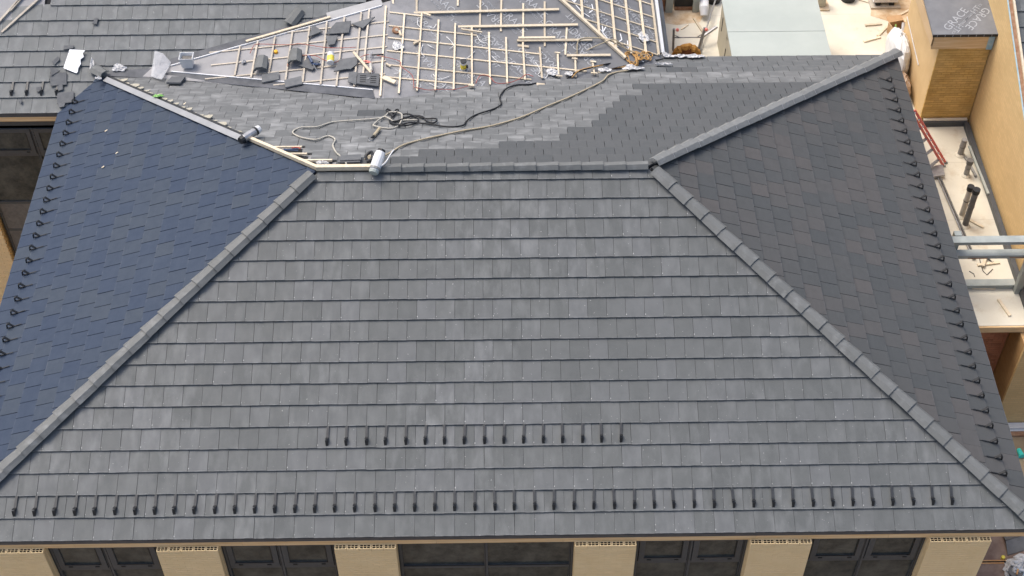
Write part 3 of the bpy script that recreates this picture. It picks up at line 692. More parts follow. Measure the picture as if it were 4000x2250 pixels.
# battens on the wing's front plane
for a, b in (((7.68, 13.09), (7.66, 12.38)), ((8.14, 13.08), (8.12, 12.35)), ((8.62, 12.99), (8.60, 12.07)), ((9.09, 13.03), (9.07, 12.0)), ((9.56, 12.42), (9.51, 11.80)), ((5.76, 13.3), (5.76, 12.98)), ((6.28, 13.3), (6.28, 12.81)), ((7.2, 13.5), (7.18, 12.95))):
    part('counter_batten', MB().bar((*a, zW(a[1])), (*b, zW(b[1])), .04, .024, NF), 'wood', Wg)
for (x0, y0), (x1, y1) in (((6.22, 12.78), (9.40, 12.83)), ((7.19, 12.45), (9.80, 12.47)), ((8.47, 12.12), (10.10, 12.12)), ((9.54, 11.77), (10.49, 11.77))):
    part('tile_batten', MB().bar((x0, y0, zW(y0)), (x1, y1, zW(y1)), .05, .035, NF, lift=.025), 'wood', Wg)
part('hip_batten', MB().bar(Vector((9.0, 13.49, T*2.863))+Vector((0, 0, .02)), Vector((10.80, 11.69, T*1.063))+Vector((0, 0, .02)), .06, .06), 'wood', Wg)
for x, y0 in ((9.90, 12.66), (10.25, 12.30), (10.60, 11.95), (10.94, 11.92), (11.285, 11.95), (11.58, 12.18)):
    part('tile_batten', MB().bar((x, y0, zRP(x)), (x, 17, zRP(x)), .045, .03, NR, lift=.024), 'wood', Wg)
for y in (16.3, 15.85, 15.4, 14.95, 14.5, 14.01, 13.55, 13.10, 12.65, 12.20):
    t0 = min(y-YW, 3.8)
    part('counter_batten', MB().bar((XRW-t0+.12, y, T*(t0-.12)), (11.6, y, zRP(11.6)), .035, .024, NR), 'wood', Wg)
part('white_drip_edge', MB().bar((11.70, 12.26, zRP(11.70)), (11.70, 17, zRP(11.70)), .07, .03, NR), 'drip', Wg)
part('drip_edge', MB().bar((11.80, 12.26, zRP(11.80)), (11.80, 17, zRP(11.80)), .06, .03, NR), 'gutter', Wg)
part('side_wall', MB().box((11.3, 12.2, -4.9), (11.6, 17, -.05)), 'tan', Wg)
# small cross pieces along the tile edge
for x, y, l in ((9.33, 11.80, .12), (9.70, 11.66, .12), (10.1, 11.62, .12), (9.34, 11.02, .14), (10.1, 11.24, .14), (10.32, 11.28, .25)):
    part('batten_offcut', MB().bar((x-l/2, y, zC(x-l/2)), (x+l/2, y, zC(x+l/2)), .035, .02, NCR, lift=.052), 'wood', Wg)

# ---- printed lettering on the underlay
def textmesh(body, size, mat):
    cu = bpy.data.curves.new('lettering', 'FONT'); cu.body = body; cu.size = size; cu.align_x = 'CENTER'; cu.align_y = 'CENTER'; cu.extrude = .0006; cu.resolution_u = 2
    o = bpy.data.objects.new('lettering', cu); COL.objects.link(o)
    me = bpy.data.meshes.new_from_object(o.evaluated_get(bpy.context.evaluated_depsgraph_get())); bpy.data.objects.remove(o)
    me.materials.clear(); me.materials.append(MT[mat]); me.name = 'lettering'; return me
T_G, T_I, T_H = textmesh('GRACE', .20, 'print'), textmesh('ICE & WATER SHIELD', .062, 'print'), textmesh('HT', .15, 'print')
def stamp(parent, p, n, ang, sc=1, both=True):
    n = Vector(n).normalized(); ex = Vector((1, 0, 0)); ex = (ex-n*ex.dot(n)).normalized(); ey = n.cross(ex)
    dx = ex*math.cos(ang)+ey*math.sin(ang); dy = n.cross(dx)
    for me, ox, oy in ((T_G, 0, 0), (T_I, -.05, -.135), (T_H, .42, -.13)):
        q = Vector(p)+dx*ox*sc+dy*oy*sc+n*.004
        M = Matrix(((dx.x, dy.x, n.x, q.x), (dx.y, dy.y, n.y, q.y), (dx.z, dy.z, n.z, q.z), (0, 0, 0, 1))) @ Matrix.Scale(sc, 4)
        link('lettering', me, parent, M)
for x, y, a in ((6.55, 12.3, -50), (7.35, 12.65, -50), (7.8, 11.75, -52), (6.55, 11.15, 128), (7.35, 10.95, -50), (8.45, 11.25, -48), (8.05, 11.95, 130), (8.75, 11.6, -50), (9.05, 10.98, 130), (6.9, 10.45, -50), (7.7, 12.2, 130), (9.15, 11.55, 128), (7.7, 10.62, -50), (6.2, 10.55, 130)):
    stamp(cr_, (x, y, zC(x)), NCR, math.radians(a), 1.2)
for x, y, a in ((6.9, 13.0, -50), (7.9, 12.75, 130), (8.4, 12.6, -50), (9.35, 12.3, -52), (9.85, 12.2, 128), (8.85, 12.95, -50), (9.9, 11.85, 128)):
    stamp(fu, (x, y, zW(y)), NF, math.radians(a), 1.2)
for x, y, a in ((10.05, 13.2, -60), (10.42, 12.9, -60), (10.42, 12.35, 120), (11.1, 13.4, -60), (11.12, 12.75, 120), (11.42, 13.2, -60), (10.78, 13.6, 120)):
    stamp(ru, (x, y, zRP(x)), NR, math.radians(a), 1.15)
# white painted arrows
for ox, oy in ((9.95, 13.1), (10.55, 12.35), (11.1, 12.1)):
    mb = MB(); P3 = lambda x, y: Vector((ox+x, oy+y, zRP(ox+x)))+NR*.006
    for pts in ([(-.12, .28), (-.2, .05), (-.28, .15)], [(-.2, .28), (-.2, .02), (-.05, -.2), (.12, -.3)], [(.2, .2), (.22, 0), (.12, -.15)]):
        for a, b in zip(pts, pts[1:]): mb.bar(P3(*a), P3(*b), .025, .003, NR)
    part('painted_arrow', mb, 'printw', ru)

# ---- front wall of the wing, seen beside the left eave
part('wall_core', MB().box((-6, YW+.22, -7.2), (-.5, YW+.4, -.25)), 'deck', Wg)
window(-3.42, -.7, True, y=YW+.06, ztop=-.42, zbot=-6.8, parent=Wg, zt=-1.17, lower=(-2.70, -3.58, -4.5))
part('lower_panel', MB().box((-3.36, YW+.075, -3.58), (-.76, YW+.09, -2.77)), plain('frosted panel', (.115, .112, .105), (.16, .155, .145), 12, .5, .3), Wg)
part('lower_panel', MB().box((-3.36, YW+.075, -4.5), (-.76, YW+.09, -3.65)), plain('frosted panel low', (.115, .112, .105), (.16, .155, .145), 12, .5, .3), Wg)
part('pier_mortar', MB().box((-4.6, YW-.055, -7.2), (-3.48, YW+.21, -2.4)), 'mortar', Wg)
wb_rest = MB()
for c in range(62):
    z = -6.8+c*(BH+BJ); x = -4.5+(.102 if c % 2 else 0)
    while x < -3.5:
        b = min(x+BL, -3.47)
        if b-x > BL-.01 and -6.6 < z < -2.9 and x > -4.1: link('brick', bm_full, Wg, Matrix.Translation((x, YW-.065, z)))
        elif b-x > .03: wb_rest.box((x, YW-.065, z), (b, YW+.02, z+BH))
        x += BL+BJ
o = part('brick_field', wb_rest, 'brick', Wg); o['kind'] = 'stuff'

# ================================================================== LOW FLAT ROOF WITH BRICK BLOCK AND WALL
ZF = -2.0
F = thing('flat_roof_extension', 'low cream flat roof with dark upstand between the hip roof and brick walls', 'extension', (18, 12, -5))
part('membrane', MB().prism([(11.55, 12.0, ZF), (16.1, 12.0, ZF), (16.1, 6.08, ZF), (18.93, 6.08, ZF), (18.93, 12.24, ZF), (17.84, 12.24, ZF), (17.84, 14.8, ZF), (24, 14.8, ZF), (24, 24, ZF), (11.55, 24, ZF)], (0, 0, .12)), 'cream', F)
for x0, x1 in ((16.1, 17.95), (17.953, 18.72)):
    part('fascia_board', MB().box((x0, 6.04, ZF-.17), (x1, 6.078, ZF-.012)), 'fascia', F)
part('upstand', MB().box((17.86, 12.12, ZF), (18.87, 12.235, ZF+.14)), 'gutter', F)
part('upstand', MB().box((18.80, 6.35, ZF), (18.90, 12.115, ZF+.14)), 'gutter', F)
part('upstand_cap', MB().box((17.86, 12.16, ZF+.145), (18.87, 12.24, ZF+.17)), 'cream', F)
part('base_wall', MB().box((16.16, 6.46, -7), (18.655, 6.6, ZF-.13)), 'mortar_lt', F)
rb = brick_mesh('brick', 'brick_red')
wr = MB()
for c in range(34):
    z = -2.26-c*(BH+BJ); x = 16.95+(.102 if c % 2 else 0)
    while x < 18.60:
        b = min(x+BL, 18.652)
        if b-x > BL-.01 and c < 26 and x > 17.45: link('brick', rb, F, Matrix.Translation((x, 6.45, z)))
        elif b-x > .03: wr.box((x, 6.45, z), (b, 6.5, z+BH))
        x += BL+BJ
o = part('brick_field', wr, 'brick_red', F); o['kind'] = 'stuff'
# stains on the membrane
for pts in ([(11.8, 16.2), (12.5, 16.0), (13.1, 16.1), (13.3, 16.6), (13.2, 17.5), (11.8, 17.5)], [(17.4, 16.3), (18.0, 15.95), (18.9, 15.9), (18.9, 17.6), (17.6, 17.2)]):
    part('dirt_stain', MB().prism([(x, y, ZF+.004) for x, y in pts], (0, 0, .003)), 'cream_dirty', F)

K = thing('brick_block', 'ochre brick rooftop block capped with printed grey membrane and a pine fascia', 'rooftop block', (18.3, 13, ZF))
part('core', MB().box((17.80, 12.30, ZF), (18.94, 14.8, .32)), 'block_side', K)
part('front_mortar', MB().box((17.81, 12.27, ZF), (18.94, 12.298, .32)), 'mortar_dk', K)
kb = brick_mesh('brick', 'brick2', d=.06); kr = MB()
for c in range(34):
    z = ZF+.012+c*(BH+BJ); x = 17.80+(.102 if c % 2 else 0)-.102
    while x < 18.92:
        a, b = max(x, 17.80), min(x+BL, 18.93)
        if b-a > BL-.01: link('brick', kb, K, Matrix.Translation((a, 12.258, z)))
        elif b-a > .03: kr.box((a, 12.258, z), (b, 12.298, z+BH))
        x += BL+BJ
o = part('brick_field', kr, 'brick2', K); o['kind'] = 'stuff'
part('fascia_board', MB().box((17.58, 12.20, .22), (18.93, 12.24, .62)), 'fascia', K)
part('fascia_board', MB().box((17.565, 12.20, .30), (17.60, 14.6, .60)), 'tan', K)
part('tape_strip', MB().box((18.80, 12.185, .20), (18.93, 12.199, .62)), 'bluetape', K)
kcap = part('membrane_cap', MB().prism([(17.53, 12.14, .665), (18.96, 12.14, .665), (18.96, 15, .98), (17.53, 15, .98)], (0, 0, .05)), 'felt', K)
part('membrane_fold', MB().box((17.53, 12.125, .60), (18.96, 12.138, .66)), 'black', K)
NK = Vector((0, -.11, 1)).normalized()
for x, y, a in ((18.12, 12.60, 48), (18.60, 12.62, 228)):
    stamp(kcap, (x, y, .665+.11*(y-12.14)), NK, math.radians(a), 1.3)
for i in range(8): part('membrane_fold_mark', MB().box((17.62+i*.17, 12.120, .61), (17.63+i*.17, 12.124, .66)), 'print', K)
Wa = thing('long_brick_wall', 'tall buff brick wall with sloping top and a pale blue edge line', 'wall', (19.1, 9, -5))
wt = lambda y: .40+.425*(y-9.64)
part('wall', MB().prism([(18.95, 6.1, -5), (18.95, 6.1, wt(6.1)), (18.95, 20, wt(20)), (18.95, 20, -5)], (-.16, 0, 0)), 'wall_buff', Wa)
part('blue_edge', MB().bar((18.965, 6.1, wt(6.1)), (18.965, 20, wt(20)), .026, .012, (0, -.4, .9)), 'bluetape', Wa)
part('coping_timber', MB().bar((19.085, 6.1, wt(6.1)), (19.085, 20, wt(20)), .045, .05, (0, -.4, .9)), 'wood', Wa)
part('coping_felt', MB().bar((19.02, 6.1, wt(6.1)), (19.02, 20, wt(20)), .06, .02, (0, -.4, .9)), 'rust', Wa)
Nb = thing('neighbouring_building', 'grey tiled roof beyond the long brick wall at the frame edge', 'building', (21, 12, -5))
z0n = YW-1.62
sN = deck('roof_slope', [(19.12, 7, T*(7-z0n)), (26, 7, T*(7-z0n)), (26, 18, T*(18-z0n)), (19.12, 18, T*(18-z0n))], NF, Nb)
lay_tiles(sN, (19.13, z0n, 0), (1, 0, 0), (0, CP, SP), NF, [(-1, 0, 0)], 20, (0, 2.2), 0, lambda w, c, k: 'tile_wing', limit=40, v_start=4)
Pr = thing('yellow_brick_pier', 'yellow brick return wall with shaded brown flank below the flat roof edge', 'wall', (19.5, 5.9, -4.85))
part('flank', MB().box((18.66, 5.73, -5), (18.78, 6.44, ZF-.19)), 'wall_buff_shaded', Pr)
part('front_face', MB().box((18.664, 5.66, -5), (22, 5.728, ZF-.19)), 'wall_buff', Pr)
part('base_strip', MB().box((18.5, 5.50, -4.9), (22, 5.64, -4.72)), 'white', Pr)

for o_ in (Wa, Pr, Nb, F, K, B, Wg): o_['kind'] = 'thing'

# ================================================================== THINGS LYING ABOUT
def slab(name, pts, zf, n, th, mat, label, cat, lift=.004, group=None, tilt=(0, 0)):
    n = Vector(n).normalized(); P = [Vector((x, y, zf(x, y)))+n*(lift+th) for x, y in pts]
    c = sum(P, Vector())/len(P)
    P = [p+n*((p.x-c.x)*tilt[0]+(p.y-c.y)*tilt[1]) for p in P]
    a = sum(P[i].x*P[(i+1) % len(P)].y-P[(i+1) % len(P)].x*P[i].y for i in range(len(P)))
    if a < 0: P = P[::-1]
    return single(name, MB().prism(P, n*th), mat, label, cat, group)
def rect(cx, cy, w, l, a):
    c, s_ = math.cos(a), math.sin(a)
    return [(cx+x*c-y*s_, cy+x*s_+y*c) for x, y in ((-w/2, -l/2), (w/2, -l/2), (w/2, l/2), (-w/2, l/2))]
fW = lambda x, y: zW(y); fB = lambda x, y: zB(y); fC = lambda x, y: zC(x); fZ = lambda x, y: ZF; fRP = lambda x, y: zRP(x)
rg = random.Random(21)
def crumple(name, c, r, mat, label, cat, sq=.5, seed=0, group=None, n=3, amp=.5, jit=.2):
    """crumpled cloth or foam: closed bumpy shell flattened onto what it lies on"""
    rr = random.Random(seed); mb = MB(); R, Cn = 4*n, 8*n
    dirs = [(Vector((rr.gauss(0, 1), rr.gauss(0, 1), rr.gauss(0, 1))).normalized(), rr.uniform(-amp, amp)) for _ in range(14)]
    for i in range(R+1):
        th = math.pi*i/R
        for j in range(Cn):
            ph = 2*math.pi*j/Cn; d = Vector((math.sin(th)*math.cos(ph), math.sin(th)*math.sin(ph), math.cos(th)))
            k = 1+sum(a*max(0, d.dot(q))**4 for q, a in dirs)+rr.uniform(-jit, jit)
            mb.v.append((c[0]+d.x*r[0]*k, c[1]+d.y*r[1]*k, c[2]+max(d.z*r[2]*k, -r[2]*sq)))
    for i in range(R):
        for j in range(Cn): mb.f.append((i*Cn+j, (i+1)*Cn+j, (i+1)*Cn+(j+1) % Cn, i*Cn+(j+1) % Cn))
    return single(name, mb, mat, label, cat, group)
# ---- on the tiled wing slope
slab('white_board', [(-1.22, 12.02), (-.88, 11.99), (-.93, 11.93), (-.90, 11.85), (-.97, 11.79), (-.95, 11.70), (-1.0, 11.60), (-1.0, 11.53), (-1.03, 11.49), (-1.32, 11.61)], fW, NF, .012, 'paper', 'torn white board lying on the grey tiles of the upper left roof', 'board', tilt=(.02, .05), lift=.03)
BT = [('scraps of tile stacked near the white board', rect(-1.40, 11.36, .34, .27, .1)), ('loose tile overlapping the valley below the tile scraps', rect(-1.21, 10.95, .35, .24, .08)),
      ('small angular tile shard left of the white board', [(-1.58, 11.75), (-1.46, 11.88), (-1.42, 11.80), (-1.52, 11.68)]), ('thin dark tile splinter above the white board', [(-1.36, 12.12), (-1.14, 12.12), (-1.15, 12.05), (-1.36, 12.03)]),
      ('narrow tile strip on the upper left tiles', [(-.75, 12.75), (-.68, 12.74), (-.69, 12.6), (-.79, 12.61)]), ('triangular tile shard above the stacked scraps', [(-1.6, 11.62), (-1.55, 11.42), (-1.38, 11.55)]),
      ('pale tile fragment beside a snow guard on the left wing', [(-1.86, 11.18), (-1.75, 11.2), (-1.74, 11.09), (-1.84, 11.08)]), ('tiny tile chip near the left wing eave', [(-2.22, 10.9), (-2.13, 10.92), (-2.14, 10.82)]),
      ('broken corner of tile under the loose valley tile', [(-1.36, 10.84), (-1.2, 10.84), (-1.22, 10.75), (-1.32, 10.73)]), ('rounded tile scrap under the stacked scraps', [(-1.42, 11.21), (-1.3, 11.24), (-1.28, 11.13), (-1.38, 11.1)])]
for i, (lb, pts) in enumerate(BT): slab('broken_tile', pts, fW, NF, .022, 'slatebit', lb, 'tile', lift=.012+.024*(i == 5), group='tile scraps on the left wing', tilt=(rg.uniform(-.08, .08), rg.uniform(-.08, .08)))
def loose_cap(x, y, z, n, ang, label, mesh, group='loose ridge tiles', dz=0):
    n = Vector(n).normalized(); d = Vector((math.cos(ang), math.sin(ang), 0)); d = (d-n*d.dot(n)).normalized(); l_ = n.cross(d); p = Vector((x, y, z))+n*(.02+dz)
    o = link('ridge_tile', mesh, None, Matrix(((d.x, l_.x, n.x, p.x), (d.y, l_.y, n.y, p.y), (d.z, l_.z, n.z, p.z), (0, 0, 0, 1))))
    return tag(o, label, 'ridge tile', group)
loose_cap(3.50, 12.54, zW(12.54), NF, 1.05, 'single ridge tile lying askew on tiles above the long valley flashing', capm)
for k in range(3):
    loose_cap(3.04, 10.98, zC(3.04)+.05, NCL, 1.58, ('bottom', 'middle', 'top')[k]+' ridge tile of the stack nearest the white bucket', capm, dz=.024*k)
    loose_cap(3.76, 11.14-.02*k, zC(3.76)+.05, NCL, 1.60, ('bottom', 'middle', 'top')[k]+' ridge tile of the stack beside the blue caulking gun', capm, dz=.024*k)
# ---- tiles on the battens
TP = [('pointed tile piece leaning near the upper end of the long board', [(4.05, 12.42), (3.98, 12.02), (4.28, 12.16)]), ('large cut tile on the battens above the yellow-and-white can', [(4.35, 12.05), (4.55, 12.42), (4.88, 12.42), (4.86, 12.02)]),
      ('triangular cut tile at the upper valley end', [(4.90, 12.32), (5.40, 12.48), (5.16, 12.12)]), ('jagged tile piece below the large cut tile', [(4.36, 11.98), (4.62, 11.96), (4.58, 11.68), (4.44, 11.66), (4.40, 11.8)]),
      ('grey tile under the blue caulking gun', [(3.82, 11.1), (4.06, 11.30), (4.30, 11.15), (4.16, 10.88)]), ('broad cut tile with a notch below the foam can', [(4.62, 10.76), (4.72, 11.14), (5.10, 11.16), (5.10, 10.92), (4.98, 10.78), (4.90, 10.80)]),
      ('dark tile lying against the ribbed tile', [(4.94, 10.38), (4.95, 10.68), (5.12, 10.66), (5.12, 10.26)])]
for i, (lb, pts) in enumerate(TP): slab('cut_tile', pts, fC, NCL, .022, 'slatebit', lb, 'tile', lift=.054, group='tile pieces on the battens', tilt=(0, 0))
rtile = thing('ribbed_tile', 'dark roof tile lying upside down with ribs and a hole beside the red gun', 'tile', (5.36, 10.4, zC(5.36)+.05))
rb_ = [(5.13, 10.28), (5.14, 10.62), (5.60, 10.52), (5.60, 10.12)]
q_ = [Vector((x, y, zC(x)))+NCL*.085 for x, y in rb_][::-1]
part('slab', MB().prism(q_, NCL*.025), 'gutter', rtile)
for k in range(4):
    a_ = Vector((5.20, 10.32+k*.065, zC(5.2)))+NCL*.088; part('rib', MB().bar(a_, a_+Vector((.12, -.02, .014)), .012, .008, NCL), 'strap', rtile)
    a_ = Vector((5.42, 10.26+k*.065, zC(5.42)))+NCL*.088; part('rib', MB().bar(a_, a_+Vector((.12, -.02, .014)), .012, .008, NCL), 'strap', rtile)
part('hole_ring', MB().lathe(Vector((5.37, 10.40, zC(5.37)))+NCL*.085, NCL, [(0, .03), (.012, .03), (.012, .02), (.002, .02)], 10), 'metal_lt', rtile)
for lb, cx, cy, a in (('flat spare tile beside the lower valley edge under the stack', 3.26, 10.80, .12), ('second flat spare tile along the lower valley edge', 3.77, 10.56, .2)):
    slab('spare_tile', rect(cx, cy, .36, .26, a), lambda x, y: max(zB(y), zC(x))+.02, NB, .025, 'slatebit', lb, 'tile', lift=.015, group='spare tiles on the lower valley edge')
slab('spare_tile', [(1.07, 10.74), (1.10, 11.12), (1.39, 11.12), (1.37, 10.72)], fB, NB, .04, 'slatebit', 'thick loose tile near the clear plastic sheet at the valley', 'tile', lift=.03)
slab('spare_tile', rect(5.33, 6.52, .40, .24, .03), fB, NB, .022, 'slatebit', 'loose tile on the rear slope beside the bare ridge timber', 'tile', lift=.016, tilt=(0, .05))
slab('spare_tile', rect(5.35, 6.55, .38, .22, .08), fB, NB, .02, 'slatebit', 'upper loose tile on the pair beside the bare ridge timber', 'tile', lift=.042, tilt=(0, .05))
slab('clear_sheet', [(.62, 11.96), (.8, 11.9), (1.0, 11.67), (.98, 11.5), (.91, 11.02), (.75, 11.12), (.62, 11.26)], lambda x, y: max(zB(y), zC(x), zW(y))+.02, (0, 0, 1), .004, 'film', 'crumpled clear plastic sheet draped over the valley left of the white bucket', 'plastic sheet', lift=.02)
# white rags
RAGS = [((-.12, 11.58, zW(11.58)+.03), (.15, .08, .035), 'white crumpled plastic behind the junction cap tile'), ((-.70, 11.62, zW(11.6)+.04), (.05, .16, .05), 'white foam strip along the junction cap tile'), ((-.46, 11.13, zB(11.13)+.07), (.08, .06, .05), 'small white plastic scrap below the junction cap tile'),
        ((9.22, 11.14, zC(9.22)+.07), (.13, .12, .05), 'white crumpled rag left of the tan rope end'), ((9.55, 11.13, zC(9.55)+.07), (.1, .1, .05), 'white rag between two short battens'), ((10.34, 11.36, zC(10.34)+.07), (.17, .13, .06), 'large white rag at the end of the tan rope'),
        ((10.95, 11.44, zB(11.44)+.05), (.22, .09, .03), 'flat white cloth strip under the orange rope coil'), ((11.63, 11.70, zB(11.70)+.03), (.2, .06, .025), 'white rag on tiles right of the orange rope'), ((11.29, 12.65, zRP(11.29)+.07), (.13, .16, .05), 'white plastic caught on the right-hand battens'),
        ((11.82, 12.24, .04), (.17, .08, .04), 'white cloth on the rear eave by the drip edge end'), ((12.10, 12.24, .04), (.15, .09, .05), 'middle white cloth on the rear eave below the brown foam'), ((12.40, 12.23, .04), (.22, .09, .04), 'rightmost white cloth on the rear eave below the brown foam'),
        ((2.62, 11.42, zC(2.62)+.06), (.05, .05, .05), 'white plastic scrap on a batten by the ridge tile stack'), ((5.93, 11.50, zC(5.93)+.08), (.11, .13, .05), 'clear plastic wrapper on the middle battens')]
from mathutils import noise as mnoise
def surf(x, y): return max(zB(y), zC(x) if 0 < x < 10.4 else -9, min(zW(y), zRP(x)))
def cloth(name, c, r, mat, label, cat, seed=0, group=None, n=13, h=.07, zf=surf):
    """thin crumpled cloth: ragged outline, sharp folds, thrown over whatever lies under it"""
    rr = random.Random(seed); mb = MB(); idx = {}; k0 = seed*3.7
    edge = [rr.uniform(.65, 1.1) for _ in range(12)]; rot = rr.uniform(-.5, .5)
    for j in range(n):
        for i in range(n):
            u, v = 2*i/(n-1)-1, 2*j/(n-1)-1; a = (math.atan2(v, u) % (2*math.pi))/(2*math.pi)*12
            e_ = edge[int(a) % 12]*(1-a % 1)+edge[(int(a)+1) % 12]*(a % 1)
            q = math.hypot(u, v); sq_ = max(abs(u), abs(v)); f = (q/max(sq_, 1e-6)) if q > 1e-6 else 1
            u, v = u/f*e_, v/f*e_
            x = c[0]+(u*math.cos(rot)-v*math.sin(rot))*r[0]; y = c[1]+(u*math.sin(rot)+v*math.cos(rot))*r[1]
            fold = abs(mnoise.noise((u*2.2+k0, v*2.2, k0)))*1.6+abs(mnoise.noise((u*5+k0, v*5, 3+k0)))*.7
            mb.v.append((x, y, zf(x, y)+.035+h*fold*(1-.5*q)))
    nv = len(mb.v); mb.v += [(x, y, z-.012) for x, y, z in mb.v]
    for j in range(n-1):
        for i in range(n-1): a = j*n+i; mb.f.append((a, a+1, a+n+1, a+n)); mb.f.append((nv+a, nv+a+n, nv+a+n+1, nv+a+1))
    rim = list(range(n))+[k*n+n-1 for k in range(1, n)]+[(n-1)*n+k for k in range(n-2, -1, -1)]+[k*n for k in range(n-2, 0, -1)]
    for a_, b_ in zip(rim, rim[1:]+rim[:1]): mb.f.append((b_, a_, nv+a_, nv+b_))
    return single(name, mb, mat, label, cat, group)
for i, (c, r, lb) in enumerate(RAGS): cloth('rag', c, (r[0]*1.15, r[1]*1.15), 'rag', lb, 'rag', seed=i+40, group='white rags and scraps')
cloth('green_rag', (1.10, 9.93), (.13, .06), 'green', 'bright green rag on the unfinished left hip', 'rag', seed=9, zf=lambda x, y: min(zB(y), zL(x))+.03)
# cans
def can(name, p, n, r, h, body, lid, label, lidh=.02, band=None):
    t = thing(name, label, 'can', p); p = Vector(p); n = Vector(n).normalized()
    part('can_body', MB().lathe(p, n, [(0, r*.96), (.008, r), (h, r), (h+.006, r*.93)], 16), body, t, False)
    part('lid', MB().lathe(p+n*(h+.007), n, [(0, r*1.03), (lidh, r*1.03), (lidh+.004, r*.9)], 16), lid, t)
    if band: part('label_band', MB().lathe(p+n*h*.12, n, [(0, r*1.012), (h*.62, r*1.012)], 16), band, t)
    return t
can('adhesive_can', (7.32, 11.02, zC(7.32)+.01), (.02, -.1, 1), .065, .19, 'white', 'black', 'upright yellow can with black lid on the middle battens', band='yellow')
part('handle', MB().box((7.38, 10.97, zC(7.32)+.05), (7.42, 11.01, zC(7.32)+.11)), 'black', bpy.data.objects['adhesive_can'])
can('adhesive_can', (4.53, 10.98, zC(4.52)+.13), (0, .97, .2), .075, .23, 'white', 'white', 'white and yellow can lying between the left battens', band='yellow')
single('orange_stopper', MB().lathe((3.29, 11.68, zC(3.29)+.005), (0, -.2, 1), [(0, .045), (.05, .04), (.055, .02)], 12), 'orange', 'small orange cap on the underlay above the ridge tile stack', 'cap')
bk_ = thing('bucket', 'white square bucket of nails standing at the left end of the valley', 'bucket', (1.40, 11.42, zC(1.4)))
bz = zC(1.40)+.03
mb = MB(); w0, w1, hh = .11, .145, .27; cx, cy = 1.40, 11.50
ring = lambda w, z: [(cx-w, cy-w*.8, z), (cx+w, cy-w*.8, z), (cx+w, cy+w*.8, z), (cx-w, cy+w*.8, z)]
r0, r1, r2_, r3 = ring(w0, bz), ring(w1, bz+hh), ring(w1-.012, bz+hh), ring(w1-.03, bz+.17)
mb.v += r0+r1+r2_+r3
for a in (0, 4, 8):
    for k in range(4): mb.f.append((a+k, a+(k+1) % 4, a+4+(k+1) % 4, a+4+k))
mb.f.append((3, 2, 1, 0)); mb.f.append((12, 13, 14, 15))
part('shell', mb, 'white', bk_)
crn = MB(); crn.poly([(cx-.1, cy-.08, bz+.2), (cx+.1, cy-.08, bz+.2), (cx+.1, cy+.08, bz+.205), (cx-.1, cy+.08, bz+.205)]); part('contents', crn, 'pipe_dk', bk_)
part('rim', MB().tube([r1[0], r1[1], r1[2], r1[3], r1[0]], .008, 5, False), 'white', bk_)
# caulking guns, drill
def gun(label, a, b, mat, n):
    t = thing('caulking_gun', label, 'caulking gun', a); a, b = Vector(a), Vector(b); d = (b-a).normalized(); n = Vector(n).normalized(); s_ = n.cross(d)
    part('barrel', MB().tube([a+n*.05, a+d*.24+n*.05], .03, 8, False), 'pipe_lt' if mat == 'red' else 'blue', t)
    part('frame', MB().bar(a+n*.02, a+d*.28+n*.02, .05, .02, n), mat, t)
    part('nozzle', MB().tube([a+n*.05, a-d*.08+n*.05], [.012, .004], 6, False), 'white', t)
    part('handle', MB().tube([a+d*.28+n*.05, a+d*.34+s_*.06+n*.05, a+d*.36+s_*.14+n*.05], .014, 6), mat, t)
    part('trigger', MB().tube([a+d*.27+n*.05, a+d*.30+s_*.10+n*.05], .009, 5, False), mat, t)
    part('rod', MB().tube([a+d*.28+n*.05, b+n*.05], .006, 5, False), 'steel', t)
gun('red caulking gun with a pale cartridge on the middle battens', (5.42, 10.62, zC(5.42)+.05), (5.34, 11.28, zC(5.3)+.06), 'red', NCL)
gun('blue caulking gun resting on a grey tile', (4.05, 11.28, zC(4.05)+.08), (4.26, 10.80, zC(4.26)+.06), 'blue', NCL)
hm = thing('hammer', 'black handled tool lying between battens near the cut tiles', 'tool', (5.5, 11.2, zC(5.5)))
part('handle', MB().tube([(5.40, 11.18, zC(5.4)+.07), (5.64, 11.16, zC(5.64)+.07)], .018, 8, False), 'black', hm)
part('head', MB().tube([(5.36, 11.10, zC(5.36)+.07), (5.39, 11.26, zC(5.4)+.07)], .015, 6, False), 'steel', hm)
spool = thing('wood_spool', 'small round wood spool on the underlay near the middle battens', 'spool', (5.86, 12.04, zC(5.86)))
part('rim', MB().lathe((5.86, 12.04, zC(5.86)+.004), (.3, -.3, 1), [(0, .085), (.03, .09), (.06, .085)], 14), 'rust', spool)
part('hub', MB().lathe((5.88, 12.02, zC(5.88)+.06), (.3, -.3, 1), [(0, .04), (.012, .035)], 10), 'wood_old', spool)
